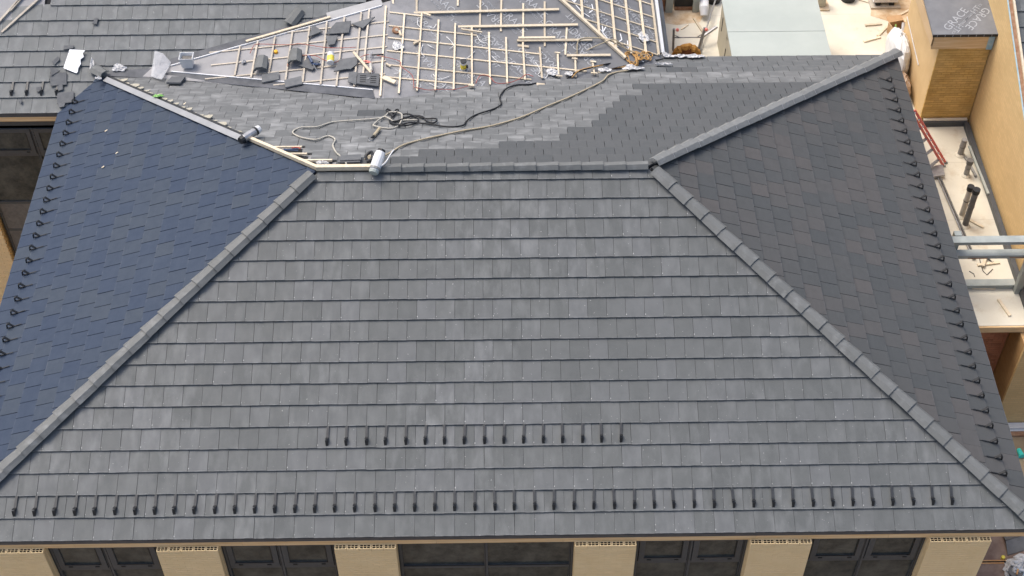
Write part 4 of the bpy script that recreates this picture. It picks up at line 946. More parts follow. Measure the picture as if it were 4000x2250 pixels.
# timber offcuts and boards
WD = [('long pale board lying along the upper valley flashing', (2.60, 12.11), (4.41, 12.66), .06, .03, fC, NCL, .04), ('short board leaning diagonally across the battens by the red gun', (5.01, 11.30), (5.42, 10.57), .05, .03, fC, NCL, .085),
      ('flat bundle of shims beside the battens at the tile edge', (5.66, 10.42), (5.92, 10.28), .10, .03, fC, NCL, .055), ('stubby offcut on the battens below the wood spool', (5.93, 11.98), (5.97, 11.83), .04, .035, fC, NCR, .055),
      ('offcut block beside a middle batten', (6.25, 11.62), (6.37, 11.74), .05, .04, fC, NCR, .03), ('offcut under the topmost long batten', (6.43, 12.68), (6.58, 12.62), .05, .03, fC, NCR, .055),
      ('small offcut right of the red caulking gun', (5.70, 10.88), (5.80, 10.80), .04, .03, fC, NCR, .03), ('short batten stub left of the second long batten', (7.25, 12.26), (7.70, 12.22), .035, .03, fC, NCR, .055),
      ('second board lying on the third long batten', (8.50, 12.17), (9.30, 12.17), .04, .025, fW, NF, .061), ('splintered board end under the third long batten', (8.48, 12.0), (8.72, 11.97), .05, .02, fW, NF, .05),
      ('block of timber at the tile edge by the black cable end', (8.85, 10.66), (9.02, 10.66), .09, .05, fC, NCR, .03), ('block at the foot of a batten by the dusty tiles', (7.42, 10.40), (7.54, 10.40), .06, .05, fC, NCR, .055)]
for lb, a, b, w, h, zf_, n, lf_ in WD: single('timber_offcut', MB().bar((*a, zf_(*a)), (*b, zf_(*b)), w, h, n, lift=lf_), 'wood', lb, 'timber', 'timber offcuts on the battens')
for i, (x, y) in enumerate(((.05, 8.25), (.32, 8.55), (-.12, 9.4), (2.15, 8.75), (1.8, 9.4))):
    lb = ('wood chip low on the blue slope', 'second wood chip on the blue slope', 'tiny chip near the upper left snow guards', 'wood chip near the upper part of the blue slope', 'pale speck of wood just below the unfinished hip')[i]
    x = (x*.9)+.1
    single('wood_chip', MB().bar((x, y, zL(x)), (x+.05, y+.025, zL(x+.05)), .022, .012, NL_, lift=.004), 'wood', lb, 'wood chip', 'wood chips on the blue slope')
# ---- ropes and cables (on the rear slope)
def rope(name, pts, r, mat, label, cat, lift=.018, k=6, group=None):
    return single(name, MB().tube([(x, y, z+lift) for x, y, z in pts], r, k), mat, label, cat, group, True)
B3 = lambda L_: [(x, y, zB(y)) for x, y in L_]
RG = [(6.46, 8.53), (6.23, 8.53), (6.02, 8.46), (5.81, 8.68), (5.64, 8.31), (5.67, 8.18), (5.95, 8.09), (6.11, 8.24), (6.16, 8.67), (6.09, 8.89), (5.89, 8.93), (5.79, 8.71), (5.56, 8.61), (4.91, 8.49), (4.72, 8.39), (4.53, 8.21), (4.23, 8.19), (4.10, 7.96), (4.27, 7.70), (4.59, 7.55), (4.76, 7.71), (4.86, 7.71), (4.96, 7.54), (4.95, 7.25), (5.05, 6.90), (5.19, 6.65), (5.28, 6.40), (5.30, 6.22)]
gp = B3(RG); gp = [(x, y, z+.02*(i in (3, 4, 5, 8, 9, 10))) for i, (x, y, z) in enumerate(gp)]
rope('grey_rope', gp, .017, 'rope_grey', 'pale grey rope looping over the dusty rear slope to the ridge', 'rope')
RB = [(5.97, 8.90), (5.85, 9.12), (5.83, 8.98), (5.98, 8.73), (6.00, 9.06), (6.06, 9.00), (5.92, 8.51), (6.01, 8.30), (6.23, 8.19), (6.43, 8.34), (6.48, 8.55), (6.29, 8.80), (6.15, 8.83), (6.22, 8.61), (6.39, 8.72), (6.61, 8.60), (6.81, 8.57), (6.85, 8.43), (6.78, 8.36), (6.64, 8.44), (6.59, 8.60), (6.45, 8.77), (6.26, 8.67), (6.11, 8.46), (5.96, 8.43), (6.13, 8.27), (6.37, 8.34), (6.70, 8.30), (7.09, 8.14), (7.36, 8.21), (7.43, 8.45), (7.60, 8.77), (7.98, 9.12), (8.11, 9.40), (8.08, 9.77), (8.20, 10.25), (8.43, 10.50), (8.68, 10.52), (8.85, 10.60)]
rope('black_cable', [(x, y, z+(.012*(i % 3) if i < 27 else 0)) for i, (x, y, z) in enumerate(B3(RB))], .016, 'cable', 'black cable coiled on the rear slope and running up to the battens', 'cable', lift=.02)
rope('tan_rope', B3([(5.80, 6.57), (6.03, 6.83), (6.26, 7.22), (6.57, 7.47), (6.90, 7.67), (7.39, 7.94), (7.72, 8.07), (8.03, 8.24), (8.52, 8.63), (8.99, 9.17), (9.48, 9.70), (9.96, 10.29), (10.26, 10.71), (10.39, 11.05), (10.58, 11.24), (10.86, 11.36)]), .019, 'rope_tan', 'long tan rope running from the white jug up to the rag heap', 'rope', lift=.02)
rope('black_cable', [(9.52, 10.95, zC(9.52)+.06), (9.70, 11.17, zC(9.7)+.07), (10.26, 11.50, zC(10.26)+.07), (10.79, 11.76, .30), (11.15, 11.92, .24), (11.54, 12.22, .12), (11.74, 12.36, .06)], .018, 'cable', 'black cable crossing the corner by the orange rope coil', 'cable', lift=.01)
rope('brown_cord', [(9.62, 10.98, zC(9.6)+.07), (9.80, 11.25, zC(9.8)+.07), (10.2, 11.46, zC(10.2)+.07), (10.5, 11.62, .36), (10.8, 11.70, .32)], .013, 'rope_orange', 'brown cord running beside the black cable into the coil', 'cord')
coil = []
for i in range(60):
    a = i*.62; k = .75+.25*math.sin(i*1.7); x = 10.96+.155*k*math.cos(a); y = 11.80+.30*k*math.sin(a)
    coil.append((x, y, max(zB(y), zRP(x)-.05, .3)+.05+.035*math.sin(i*.9)))
rope('rope_coil', coil, .012, 'rope_orange', 'orange-tan rope coil heaped where the hip batten ends', 'rope', lift=0)
heap = []
for i in range(46):
    a = i*.8; x = 11.02+.0085*i+.07*math.cos(a*1.3); y = 11.84+.0045*i+.12*math.sin(a)
    heap.append((x, y, max(zB(y), zRP(x), .12)+.06+.02*math.sin(i*1.3)))
rope('rope_tail', heap, .012, 'rope_orange', 'tangled orange rope tail right of the coil', 'rope', lift=0)
rope('grey_rope', [(9.77, 11.80, zC(9.77)+.08), (9.80, 12.07, zW(12.07)+.07), (10.02, 12.13, zW(12.13)+.07), (10.39, 12.09, zW(12.09)+.08), (10.72, 12.04, .52), (11.04, 11.95, .40), (11.29, 11.99, .30)], .014, 'rope_tan', 'olive rope arching over the short battens to the coil', 'rope', lift=0)
rope('grey_rope', [(9.72, 11.86, zC(9.7)+.06), (9.9, 11.9, zC(9.9)+.08), (10.3, 11.98, zW(11.98)+.09), (10.6, 12.1, zW(12.1)+.05), (10.9, 11.98, .42), (11.2, 11.9, .30)], .012, 'rope_tan', 'thinner olive rope below the arching one', 'rope', lift=0)
C3 = lambda L_: [(x, y, zC(x)) for x, y in L_]
rope('red_wire', C3([(2.73, 11.67), (2.79, 11.93), (2.92, 11.96), (3.58, 11.83), (3.80, 11.83), (4.31, 11.63), (4.64, 11.55), (5.04, 11.51)]), .007, 'wire_red', 'upper red wire trailing across the left battens', 'wire', lift=.058, k=5)
rope('red_wire', C3([(3.60, 11.10), (3.62, 11.43), (3.83, 11.43), (4.16, 11.37), (4.38, 11.19), (4.61, 11.07), (4.77, 11.16), (5.07, 11.13), (5.30, 11.22), (5.64, 11.10), (5.98, 10.99), (6.02, 10.82), (6.26, 10.57), (6.31, 10.16)]), .007, 'wire_red', 'long red wire winding through the middle battens to the tiles', 'wire', lift=.058, k=5)
rope('red_wire', C3([(7.58, 10.51), (7.68, 10.79), (7.87, 10.78), (8.00, 10.60), (8.27, 10.64), (8.52, 10.82), (8.65, 10.97), (8.80, 10.93)]), .008, 'wire_red', 'red wire loop along the tile edge by the timber block', 'wire', lift=.056, k=5)
rope('red_wire', C3([(6.33, 10.2), (6.6, 10.15), (6.9, 10.22), (7.15, 10.25), (7.5, 10.45)]), .007, 'wire_red', 'short red wire on the tile edge below the yellow can', 'wire', lift=.06, k=5)
WW = [[(6.31, 12.45), (6.33, 12.3), (6.42, 12.2)], [(6.55, 12.3), (6.66, 12.25), (6.72, 12.4)], [(6.45, 11.65), (6.42, 11.4), (6.5, 11.25)], [(6.55, 11.66), (6.7, 11.55)], [(6.95, 12.0), (7.1, 11.75), (7.02, 11.6)], [(7.6, 12.15), (7.68, 11.95), (7.8, 11.93)], [(7.55, 11.6), (7.4, 11.35), (7.25, 11.3)], [(7.92, 11.5), (8.05, 11.35), (8.2, 11.38), (8.3, 11.3)], [(6.7, 10.7), (6.8, 10.55), (7.05, 10.7)], [(6.62, 10.4), (6.85, 10.3), (6.95, 10.4)], [(8.9, 11.0), (9.05, 10.95), (9.12, 11.1)], [(6.02, 10.9), (5.98, 10.65), (5.88, 10.6)], [(8.85, 11.45), (8.95, 11.2), (8.9, 11.05)]]
for i, L_ in enumerate(WW):
    lb = ('under the topmost long batten', 'right of the topmost offcut', 'left of the middle battens', 'above the middle offcut block', 'beside the batten above the yellow can', 'hooked near the third long batten', 'left of the yellow can', 'squiggling right of the yellow can', 'at the lower middle battens', 'lying along the tile edge', 'at the short battens', 'left of the shim bundle', 'above the rags')[i]
    rope('white_wire', C3(L_), .008, 'wire_white', 'white wire end '+lb, 'wire', lift=.03, k=5, group='white wire ends on the underlay')
# rope snap hook
hk = thing('snap_hook', 'tan rope end with a metal snap hook on the rear slope', 'hook', (5.7, 7.8, zB(7.8)))
hb = B3([(5.76, 8.04), (5.72, 7.84), (5.68, 7.66), (5.645, 7.56)]); hb = [(x, y, z+.04) for x, y, z in hb]
part('body', MB().tube(hb[:2]+[hb[2]], .034, 8, False), 'rope_tan', hk); part('collar', MB().tube([hb[2], hb[3]], .022, 8, False), 'black', hk)
hx, hy = 5.63, 7.50; part('hook_ring', MB().tube([(hx+.035*math.cos(a*.7), hy+.06*math.sin(a*.7), zB(hy+.06*math.sin(a*.7))+.03) for a in range(9)], .009, 5), 'steel', hk)
# canister on the hip, jug on the ridge
cn = thing('silver_canister', 'silver canister with black end caps lying across the unfinished hip', 'canister', (3.33, 7.63, 2))
p0, p1 = Vector((3.22, 7.52, zB(7.62)+.10)), Vector((3.47, 7.80, zB(7.70)+.12)); dd_ = (p1-p0).normalized()
part('shell', MB().tube([p0, p0+dd_*.03, p1], [.07, .08, .075], 12, False), 'steel', cn)
part('end_cap', MB().tube([p0-dd_*.06, p0+dd_*.02], [.07, .085], 12, False), 'black', cn); part('end_cap', MB().tube([p1-dd_*.03, p1+dd_*.05], [.085, .07], 12, False), 'white', cn)
part('strap_ring', MB().tube([p1-dd_*.07, p1-dd_*.035], .084, 12, False), 'black', cn)
jg = thing('white_jug', 'white plastic jug with handle tied to the ridge end', 'jug', (5.88, 6.2, 2.5))
j0, j1 = Vector((5.82, 6.02, T*D+.07)), Vector((5.93, 6.36, T*D+.20)); dj = (j1-j0).normalized()
part('shell', MB().tube([j0, j0+dj*.04, j0+dj*.26, j1], [.085, .10, .105, .09], 12, False), 'white', jg)
part('lid', MB().tube([j0-dj*.05, j0-dj*.005], [.08, .098], 12, False), 'hvac', jg)
part('band', MB().tube([j0+dj*.02, j0+dj*.06], .108, 12, False), 'pipe', jg)
part('cap', MB().tube([j1, j1+dj*.05], .075, 10, False), 'black', jg)
part('handle', MB().tube([j0+dj*.08+Vector((.1, 0, .02)), j0+dj*.15+Vector((.17, 0, .04)), j0+dj*.32+Vector((.21, 0, .05)), j0+dj*.38+Vector((.24, .02, .04))], .014, 6), 'white', jg)
part('knot', MB().tube([(5.70, 6.25, T*D+.08), (5.66, 6.36, T*D+.12), (5.76, 6.42, T*D+.16), (5.78, 6.28, T*D+.14), (5.68, 6.22, T*D+.1)], .03, 6), 'black', jg)
single('rope_knot', MB().tube([(5.62, 6.50, zB(6.5)+.05), (5.70, 6.58, zB(6.58)+.08), (5.80, 6.52, zB(6.52)+.06), (5.72, 6.42, zB(6.42)+.10), (5.66, 6.52, zB(6.52)+.09), (5.82, 6.60, zB(6.6)+.04)], .024, 6), 'rope_tan', 'knotted end of the tan rope beside the white jug', 'rope', smooth=True)
pl = thing('pliers', 'blue handled pliers lying in the opening beside the bare hip timber', 'pliers', (4.2, 7.1, 2))
for s_ in (-.02, .02): part('handle', MB().tube([(4.05, 7.10+s_, zB(7.1)+.0), (4.16, 7.10-s_*.5, zB(7.1)+.0), (4.32, 7.09-s_*1.4, zB(7.08)+.0)], .012, 5), 'blue', pl)
part('jaw', MB().tube([(3.95, 7.12, zB(7.12)), (4.05, 7.10, zB(7.1))], .014, 5, False), 'steel', pl)
single('red_wire', MB().tube([(4.18, 7.20, zB(7.2)-.01), (4.28, 7.21, zB(7.2)), (4.35, 7.16, zB(7.16)-.01)], .014, 5), 'wire_red', 'red wire bundle in the opening above the pliers', 'wire')
crumple('rag', (4.86, 6.38, zB(6.38)+.03), (.11, .06, .05), 'rag', 'grey rag stuffed into the opening beside the ridge timber', 'rag', seed=77)
# ---- on the flat roof behind
hv = thing('rooftop_unit', 'large grey-green rooftop housing with beige side on the cream flat roof', 'rooftop unit', (14.6, 14.2, ZF))
part('housing', MB().box((13.44, 12.6, ZF), (15.69, 15.3, -.775)), 'hvac_side', hv)
part('top_panel', MB().box((13.42, 14.09, -.773), (15.71, 15.32, -.728)), 'hvac', hv); part('top_panel', MB().box((13.42, 12.55, -.773), (15.71, 14.08, -.73)), 'hvac', hv)
for y, z0, z1 in ((13.55, -1.7, -1.2), (14.9, -1.35, -.95), (14.1, -1.6, -1.25)): part('vent_slot', MB().box((13.425, y, z0), (13.438, y+.03, z1)), 'pipe_dk', hv)
mk = textmesh('w', .22, 'black'); link('lettering', mk, hv, Matrix(((0, 0, -1, 13.436), (-1, 0, 0, 14.15), (0, 1, 0, -.95), (0, 0, 0, 1))))
tr = thing('steel_trestle', 'grey steel trestle with red knobs standing behind the rear eave', 'trestle', (12.7, 15, ZF))
tz = -1.35
part('post', MB().tube([(12.33, 15.02, ZF), (12.30, 15.02, tz)], .03, 8, False), 'pipe', tr); part('post', MB().tube([(12.92, 14.9, ZF), (13.05, 15.05, tz)], .035, 8, False), 'pipe', tr)
part('crossbar', MB().tube([(12.33, 15.02, -1.62), (12.98, 15.0, -1.60)], .014, 6, False), 'pipe', tr)
for x in (12.33, 13.03): part('red_knob', MB().lathe((x+.03, 15.0, tz-.03), (.6, -.3, .5), [(0, .03), (.03, .05), (.06, .03)], 10), 'red', tr)
part('brace', MB().tube([(12.34, 15.02, -1.55), (12.48, 15.02, -1.63)], .012, 6, False), 'pipe', tr); part('brace', MB().tube([(13.0, 15.0, -1.5), (12.86, 15.0, -1.61)], .012, 6, False), 'pipe', tr)
single('steel_pipe', MB().tube([(12.96, 14.78, ZF+.03), (13.05, 15.2, ZF+.10), (13.57, 16.84, ZF+.25)], .02, 7, False), 'pipe', 'long thin steel pipe leaning past the trestle towards the black fan', 'pipe')
single('steel_strut', MB().tube([(13.0, 15.16, ZF+.25), (13.40, 15.40, ZF+.40)], .04, 8, False), 'steel', 'galvanised strut between the trestle and the rooftop housing', 'strut')
fo = thing('foam_hoop', 'brown half-round hoop of rough foam standing behind the rear eave', 'foam', (12.63, 14.75, ZF)); fr2 = random.Random(6)
arc = [(12.63-.29*math.cos(math.pi*i/18), 14.75+fr2.uniform(-.02, .02), ZF-.02+.33*math.sin(math.pi*i/18)+fr2.uniform(-.012, .012)) for i in range(19)]
part('rim', MB().tube(arc, [.085+fr2.uniform(-.018, .018) for _ in arc], 9, False), 'foam', fo)
part('core', MB().prism([(12.63-.29*math.cos(math.pi*i/12), 14.69, ZF+.30*math.sin(math.pi*i/12)) for i in range(13)][::-1], (0, -.08, 0)), 'rust_dk', fo)
dc = thing('duct', 'white curved duct end hanging over the cream roof', 'duct', (13.22, 16.6, ZF))
part('duct_body', MB().tube([(13.20, 16.22, ZF+.12), (13.20, 16.35, ZF+.25), (13.23, 16.8, ZF+.35), (13.25, 17.4, ZF+.4)], [.09, .12, .125, .125], 12), 'drip', dc)
part('seam', MB().tube([(13.21, 16.55, ZF+.30), (13.212, 16.57, ZF+.302)], .131, 12, False), 'metal_lt', dc)
db = thing('timber_crate', 'dark open crate with pale timber posts at the far roof edge', 'crate', (12.7, 16.8, ZF))
part('back_panel', MB().box((12.5, 16.62, ZF+.01), (12.97, 17.6, ZF+.42)), 'black', db)
part('post', MB().box((12.26, 16.50, ZF), (12.44, 16.62, ZF+.62)), 'hvac', db); part('post', MB().box((12.95, 16.50, ZF), (13.11, 16.62, ZF+.62)), 'hvac', db)
part('side_board', MB().box((11.95, 16.55, ZF), (12.25, 17.6, ZF+.45)), 'rust', db); part('lip', MB().box((12.5, 16.59, ZF), (12.96, 16.617, ZF+.1)), 'rust', db)
for lb, x, y, r in (('black round fan at the end of the thin steel pipe', 13.52, 16.98, .20), ('black round fan grille on the cream roof near the top edge', 16.94, 16.98, .20)):
    t = thing('fan', lb, 'fan', (x, y, ZF), 'round fans'); part('drum', MB().lathe((x, y, ZF), (0, 0, 1), [(0, r*.9), (.10, r), (.16, r), (.16, r*.85), (.13, r*.8)], 20), 'black', t)
    part('hub', MB().lathe((x, y, ZF+.13), (0, 0, 1), [(0, .06), (.04, .05)], 10), 'pipe', t)
    for k in range(12): a = k*math.pi/6; part('blade', MB().bar((x+.06*math.cos(a), y+.06*math.sin(a), ZF+.14), (x+r*.8*math.cos(a), y+r*.8*math.sin(a), ZF+.14), .014, .01), 'pipe', t)
ac = thing('condenser_unit', 'white boxy unit on dark feet near the far right roof edge', 'condenser', (17.85, 16.8, ZF))
part('casing', MB().box((17.50, 16.62, ZF+.16), (18.12, 17.4, ZF+.55)), 'white', ac); part('grille', MB().box((17.66, 16.70, ZF+.552), (18.0, 17.3, ZF+.565)), 'black', ac)
for x in (17.58, 17.92): part('foot', MB().box((x, 16.64, ZF), (x+.12, 16.74, ZF+.16)), 'black', ac)
part('pallet', MB().box((17.45, 16.55, ZF), (18.2, 17.4, ZF+.05)), 'wood_old', ac)
pst = thing('beige_post', 'short beige post beside the grey-green rooftop housing', 'post', (16.2, 16.8, ZF))
part('shaft', MB().box((16.1, 16.62, ZF), (16.3, 16.8, ZF+.5)), 'hvac_side', pst); part('base', MB().box((15.95, 16.5, ZF), (16.4, 16.9, ZF+.04)), 'cream_dirty', pst)
SK = [('thin offcut near the steel trestle', (12.60, 15.81), (12.79, 15.99)), ('longer offcut between the trestle and the crate', (12.96, 16.23), (13.13, 15.69)), ('short stick left of the cardboard box', (17.19, 15.89), (17.61, 15.94)), ('slanting stick left of the cardboard box', (17.42, 15.46), (17.73, 15.84)), ('lowest stick left of the cardboard box', (17.04, 15.25), (17.48, 15.42)), ('stout stick above the cardboard box', (18.07, 16.25), (18.46, 16.52)), ('thin stick right of the far round fan', (17.20, 16.95), (17.44, 16.82)),
      ('offcut lying along the lowest steel rail', (17.86, 7.10), (18.34, 7.08)), ('lone offcut near the front of the flat roof', (18.33, 6.77), (18.46, 6.32)), ('timber piece behind the steel frame', (18.12, 7.74), (18.60, 7.81)), ('pale stick crossing the timber behind the frame', (18.21, 7.67), (18.35, 7.97)), ('brown stick beside the dark vent pipe', (18.22, 9.1), (18.50, 8.85)), ('thin rod below the cardboard box', (17.69, 15.12), (18.0, 15.14))]
for lb, a, b in SK:
    thin = 'thin' in lb; single('timber_offcut', MB().bar((*a, ZF), (*b, ZF), .03 if thin else .06, .02 if thin else .035, (0, 0, 1), lift=.004 if 'crossing' not in lb else .045), 'wood', lb, 'timber', 'timber offcuts on the flat roof')
cb = thing('cardboard_box', 'open cardboard box with green contents against the brick block', 'box', (17.9, 15.5, ZF))
ca_ = .25; Rz = Matrix.Rotation(ca_, 3, 'Z')
def bx(x0, y0, z0, x1, y1, z1): return MB().prism([Vector((17.92, 15.48, ZF))+Rz @ Vector(p) for p in ((x0, y0, z1), (x1, y0, z1), (x1, y1, z1), (x0, y1, z1))], (0, 0, z1-z0))
part('side', bx(-.2, -.22, 0, .2, -.205, .30), 'card', cb); part('side', bx(-.2, .205, 0, .2, .22, .30), 'card', cb); part('side', bx(-.2, -.204, 0, -.185, .204, .30), 'card', cb); part('side', bx(.185, -.204, 0, .2, .204, .30), 'card', cb); part('base', bx(-.184, -.204, .003, .184, .204, .015), 'card', cb)
part('flap', MB().prism([Vector((17.92, 15.48, ZF))+Rz @ Vector(p) for p in ((-.2, .22, .30), (.2, .22, .30), (.2, .38, .34), (-.2, .38, .34))], (0, 0, .006)), 'card', cb)
single('green_tool', MB().tube([(17.86, 15.42, ZF+.04), (17.84, 15.58, ZF+.28)], .02, 6, False), 'green', 'green stick standing in the cardboard box', 'stick')
single('paper_roll', MB().tube([(18.02, 15.45, ZF+.07), (18.04, 15.62, ZF+.30)], .045, 8, False), 'white', 'white roll standing in the cardboard box', 'roll')
bgw = crumple('wrapped_bundle', (17.62, 14.35, ZF+.34), (.26, .70, .60), 'white', 'white plastic-wrapped bundle leaning on the brick block', 'bundle', seed=31, n=4, amp=.12, sq=.55, jit=.05)
crumple('wrapped_bundle', (17.62, 13.35, ZF+.18), (.2, .46, .36), 'brownfilm', 'brown film-wrapped bundle below the white one', 'bundle', seed=33, n=4, amp=.2, sq=.48, jit=.07)
single('white_strip', MB().bar((17.785, 14.75, ZF+1.15), (17.785, 13.2, ZF+.95), .03, .012, (-1, 0, 0)), 'white', 'thin white strip slanting along the brick block flank', 'strip')
# ---- right flat roof: ladder, vents, conduit, steel frame
ld = thing('red_ladder', 'red fibreglass ladder leaning against the right eave', 'ladder', (17.9, 11, ZF))
l0, l1 = Vector((18.10, 10.90, ZF)), Vector((17.04, 10.80, -.34)); dl = (l1-l0).normalized(); side = Vector((-.07, -.11, .0))
for off in (Vector((0, 0, 0)), side):
    part('rail', MB().bar(l0+off, l1+off, .03, .055, (.8, -.1, .6)), 'red', ld); part('foot', MB().bar(l0+off-dl*.06, l0+off+dl*.03, .045, .07, (.8, -.1, .6)), 'galv', ld)
for k in range(8):
    p = l0+dl*(.16+k*.25); part('rung', MB().bar(p, p+side, .03, .03, (.8, -.1, .6)), 'rag', ld)
for k in range(4):
    p = l0+dl*(.25+k*.40)+side; part('step', MB().bar(p, p+Vector((-.42, -.34, -.05)), .06, .03, (0, -.2, 1)), 'pipe', ld)
def vent(label, x, y, h, r, mat, cap, lean=(0, 0)):
    t = thing('vent_pipe', label, 'vent pipe', (x, y, ZF), 'vent pipes on the flat roof'); b_ = Vector((x, y, ZF)); tp = b_+Vector((lean[0], lean[1], h))
    part('boot', MB().lathe(b_, (0, 0, 1), [(0, r*1.9), (.02, r*1.7), (.05, r*1.15)], 14), 'cream', t)
    part('pipe', MB().tube([b_, tp], r, 12, False), mat, t)
    if cap: part('cap', MB().tube([tp-Vector((0, 0, .06)), tp+Vector((0, 0, .05))], r*1.25, 12, False), cap, t)
    part('clamp', MB().tube([b_.lerp(tp, .55), b_.lerp(tp, .58)], r*1.1, 12, False), 'pipe_dk', t)
vent('stubby grey vent pipe nearest the brick block', 18.51, 11.16, .47, .065, 'pipe', None)
vent('short grey vent pipe second from the brick block', 18.49, 10.49, .42, .06, 'pipe', 'pipe_dk')
vent('tall pale vent pipe with black cap', 18.11, 9.21, .86, .06, 'pipe_lt', 'black'); vent('tall dark vent pipe with black cap', 18.12, 8.92, 1.05, .065, 'pipe_dk', 'black')
for i, (a, b) in enumerate((((17.885, 10.39, ZF+.05), (18.10, 7.9, ZF+.05)), ((17.84, 10.39, ZF+.035), (18.06, 7.9, ZF+.035)))):
    single('conduit', MB().tube([a, b], .024-.006*i, 7, False), ('pipe_dk', 'steel')[i], ('dark conduit run along the right eave on the flat roof', 'thin bright conduit beside the dark conduit run')[i], 'conduit')
single('metal_pan', MB().prism([(17.66, 10.35, ZF+.10), (17.98, 10.40, ZF+.12), (18.0, 10.72, ZF+.12), (17.68, 10.70, ZF+.10)], (0, 0, .05)), 'steel', 'bright square metal pan at the foot of the ladder', 'pan')
single('metal_angle', MB().bar((18.72, 11.3, ZF+.12), (18.79, 9.75, ZF+.12), .05, .04), 'galv', 'loose metal angle lying along the dark upstand', 'metal angle')
single('metal_channel', MB().bar((18.60, 11.05, ZF+.02), (18.70, 10.42, ZF+.02), .05, .04), 'pipe', 'short metal channel beside the second vent pipe', 'metal channel')
fr_ = thing('steel_rack', 'grey-green galvanised steel frame with three rails standing on the flat roof', 'steel frame', (18, 7.15, ZF))
for z, x0, x1, hh_ in ((-.62, 17.10, 19.1, .10), (-1.02, 17.30, 18.9, .11), (-1.93, 17.55, 18.74, .12)):
    part('rail', MB().box((x0, 7.08, z-hh_/2), (x1, 7.22, z+hh_/2-.015)), 'galv', fr_); part('rail_flange', MB().box((x0, 7.06, z+hh_/2-.012), (x1, 7.24, z+hh_/2)), 'galv', fr_)
part('post', MB().box((17.22, 7.25, ZF), (17.36, 7.38, -.56)), 'galv', fr_); part('post', MB().box((18.70, 6.93, ZF), (18.83, 7.055, -.3)), 'galv', fr_)
part('rust_patch', MB().box((17.55, 7.074, -1.07), (17.95, 7.079, -1.04)), 'rust', fr_); part('rust_patch', MB().box((18.4, 7.074, -1.05), (18.8, 7.079, -1.03)), 'rust', fr_)
WR = [('bent black wire behind the steel frame', [(18.21, 7.99), (18.20, 7.58), (18.26, 7.47), (18.42, 7.63)]), ('small hooked wire left of the lowest rail', [(17.91, 7.58), (17.99, 7.50), (17.99, 7.42)])]
for lb, L_ in WR: single('bent_wire', MB().tube([(x, y, ZF+.012) for x, y in L_], .009, 5, False), 'pipe_dk', lb, 'wire')
single('black_clip', MB().tube([(18.37, 7.98, ZF+.02), (18.44, 7.80, ZF+.03), (18.48, 7.83, ZF+.02)], .018, 5, False), 'black', 'black hook lying behind the steel frame', 'hook')
# ---- ground beyond the front right corner and at the right edge
GZ = -4.85
def gp_(x, y, z=-4.4): k = (CAM.z-GZ)/(CAM.z-z); return (CAM.x+(x-CAM.x)*k, CAM.y+(y-CAM.y)*k)
def gpoly(L_): return [gp_(*p) for p in L_]
for i, (L_, lb) in enumerate((([(16.6, 2.03), (18.9, 2.03), (18.9, 3.2), (16.6, 3.2)], 'brown plywood sheet on the ground behind the front corner'), ([(16.6, .9), (18.9, .9), (18.9, 1.97), (16.6, 1.97)], 'brown plywood sheet nearer the front wall corner'))):
    t = thing('plywood_sheet', lb, 'plywood', (*gp_(17.8, 2), GZ), 'plywood sheets on the ground'); P = [(x, y, GZ+.03) for x, y in gpoly(L_)]
    part('sheet', MB().prism(P, (0, 0, .028)), 'ply', t); part('edge', MB().bar(P[0 if i == 0 else 3], P[1 if i == 0 else 2], .022, .012), 'plyedge', t)
bp = thing('plastic_sheet', 'black folded plastic panel on the ground behind the front corner', 'panel', (*gp_(18.2, 2.4), GZ))
P = [Vector((*gp_(*q), GZ+.05+h)) for q, h in (((18.01, 2.42), .08), ((18.45, 2.55), .08), ((18.36, 2.25), .0), ((18.0, 2.14), .0))]
part('lower_leaf', MB().prism(P[::-1], (0, 0, .02)), 'pipe_dk', bp)
P = [Vector((*gp_(*q), GZ+.05+h)) for q, h in (((18.0, 2.66), .0), ((18.48, 2.74), .0), ((18.45, 2.56), .08), ((18.01, 2.43), .08))]
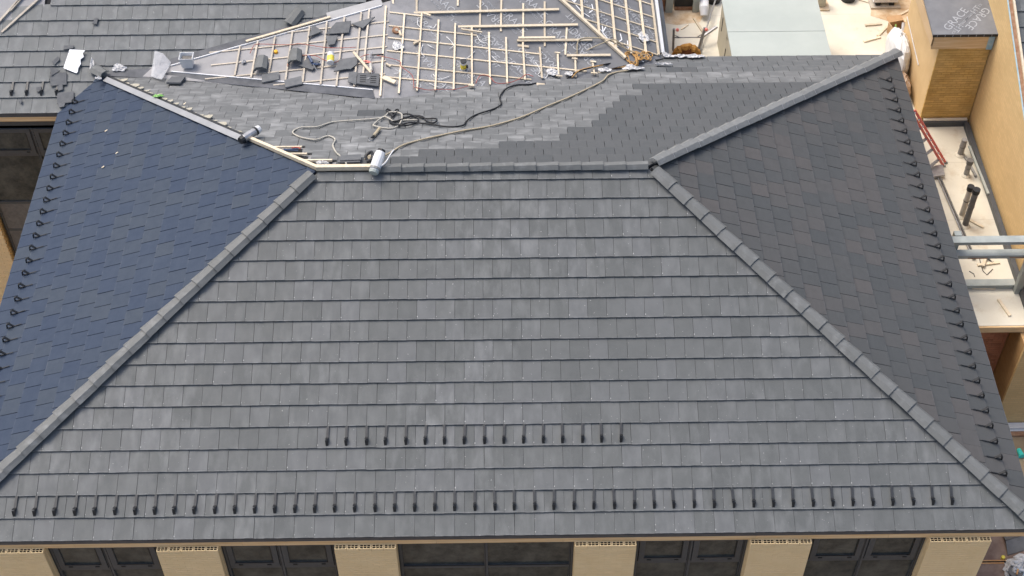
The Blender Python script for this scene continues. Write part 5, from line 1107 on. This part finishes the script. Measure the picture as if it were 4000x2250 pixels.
part('upper_leaf', MB().prism(P[::-1], (0, 0, .02)), 'pipe_dk', bp)
yx, yy = gp_(17.89, 2.08); single('bottle_stopper', MB().lathe((yx, yy, GZ+.03), (0, 0, 1), [(0, .04), (.06, .038), (.065, .02)], 12), 'yellow', 'small yellow cap on the plywood behind the front corner', 'cap')
wx, wy = gp_(18.2, 1.82); crumple('plastic_bag', (wx, wy, GZ+.12), (.28, .2, .14), 'rag', 'crumpled white plastic bag at the bottom right corner', 'bag', seed=3, n=4)
t = thing('dark_tub', 'dark round tub beside the white plastic bag at the bottom right', 'tub', (*gp_(18.02, 1.72), GZ)); tx, ty = gp_(18.02, 1.70)
part('tub_wall', MB().lathe((tx, ty, GZ+.03), (0, 0, 1), [(0, .11), (.14, .14), (.14, .125), (.05, .10)], 16), 'black', t); part('tub_rim', MB().lathe((tx, ty, GZ+.165), (0, 0, 1), [(0, .145), (.012, .145)], 16), 'pipe_dk', t)
x0, y0 = gp_(18.17, 1.97); x1, y1 = gp_(18.0, 1.6); single('timber_offcut', MB().bar((x0, y0, GZ+.22), (x1, y1, GZ+.22), .03, .03), 'plyedge', 'orange timber lath lying over the dark tub', 'timber')
tc = [Vector((*gp_(18.84, 4.67), GZ+.06)), Vector((*gp_(18.86, 4.50), GZ+.06))]
t = thing('teal_cup', 'teal plastic cup lying on the dirt beside the right eave', 'cup', (*gp_(18.85, 4.6), GZ)); part('cup_wall', MB().tube(tc, [.045, .065], 12, False), 'teal', t); part('rim', MB().tube([tc[1], tc[1]+(tc[1]-tc[0]).normalized()*.012], .07, 12, False), 'teal', t)
for lb, (a, b), m in (('pale kerb board on the dirt below the yellow wall', ((18.6, 5.25), (20.5, 5.25)), 'wood_old'), ('brown plank on the dirt below the kerb board', ((18.7, 5.08), (20.5, 5.1)), 'rust'), ('white edged plank on the dirt', ((18.6, 5.17), (20.5, 5.17)), 'white')):
    a, b = gp_(*a), gp_(*b); single('ground_plank', MB().bar((*a, GZ), (*b, GZ), .05 if m == 'white' else .11, .05, lift=.003), m, lb, 'plank')
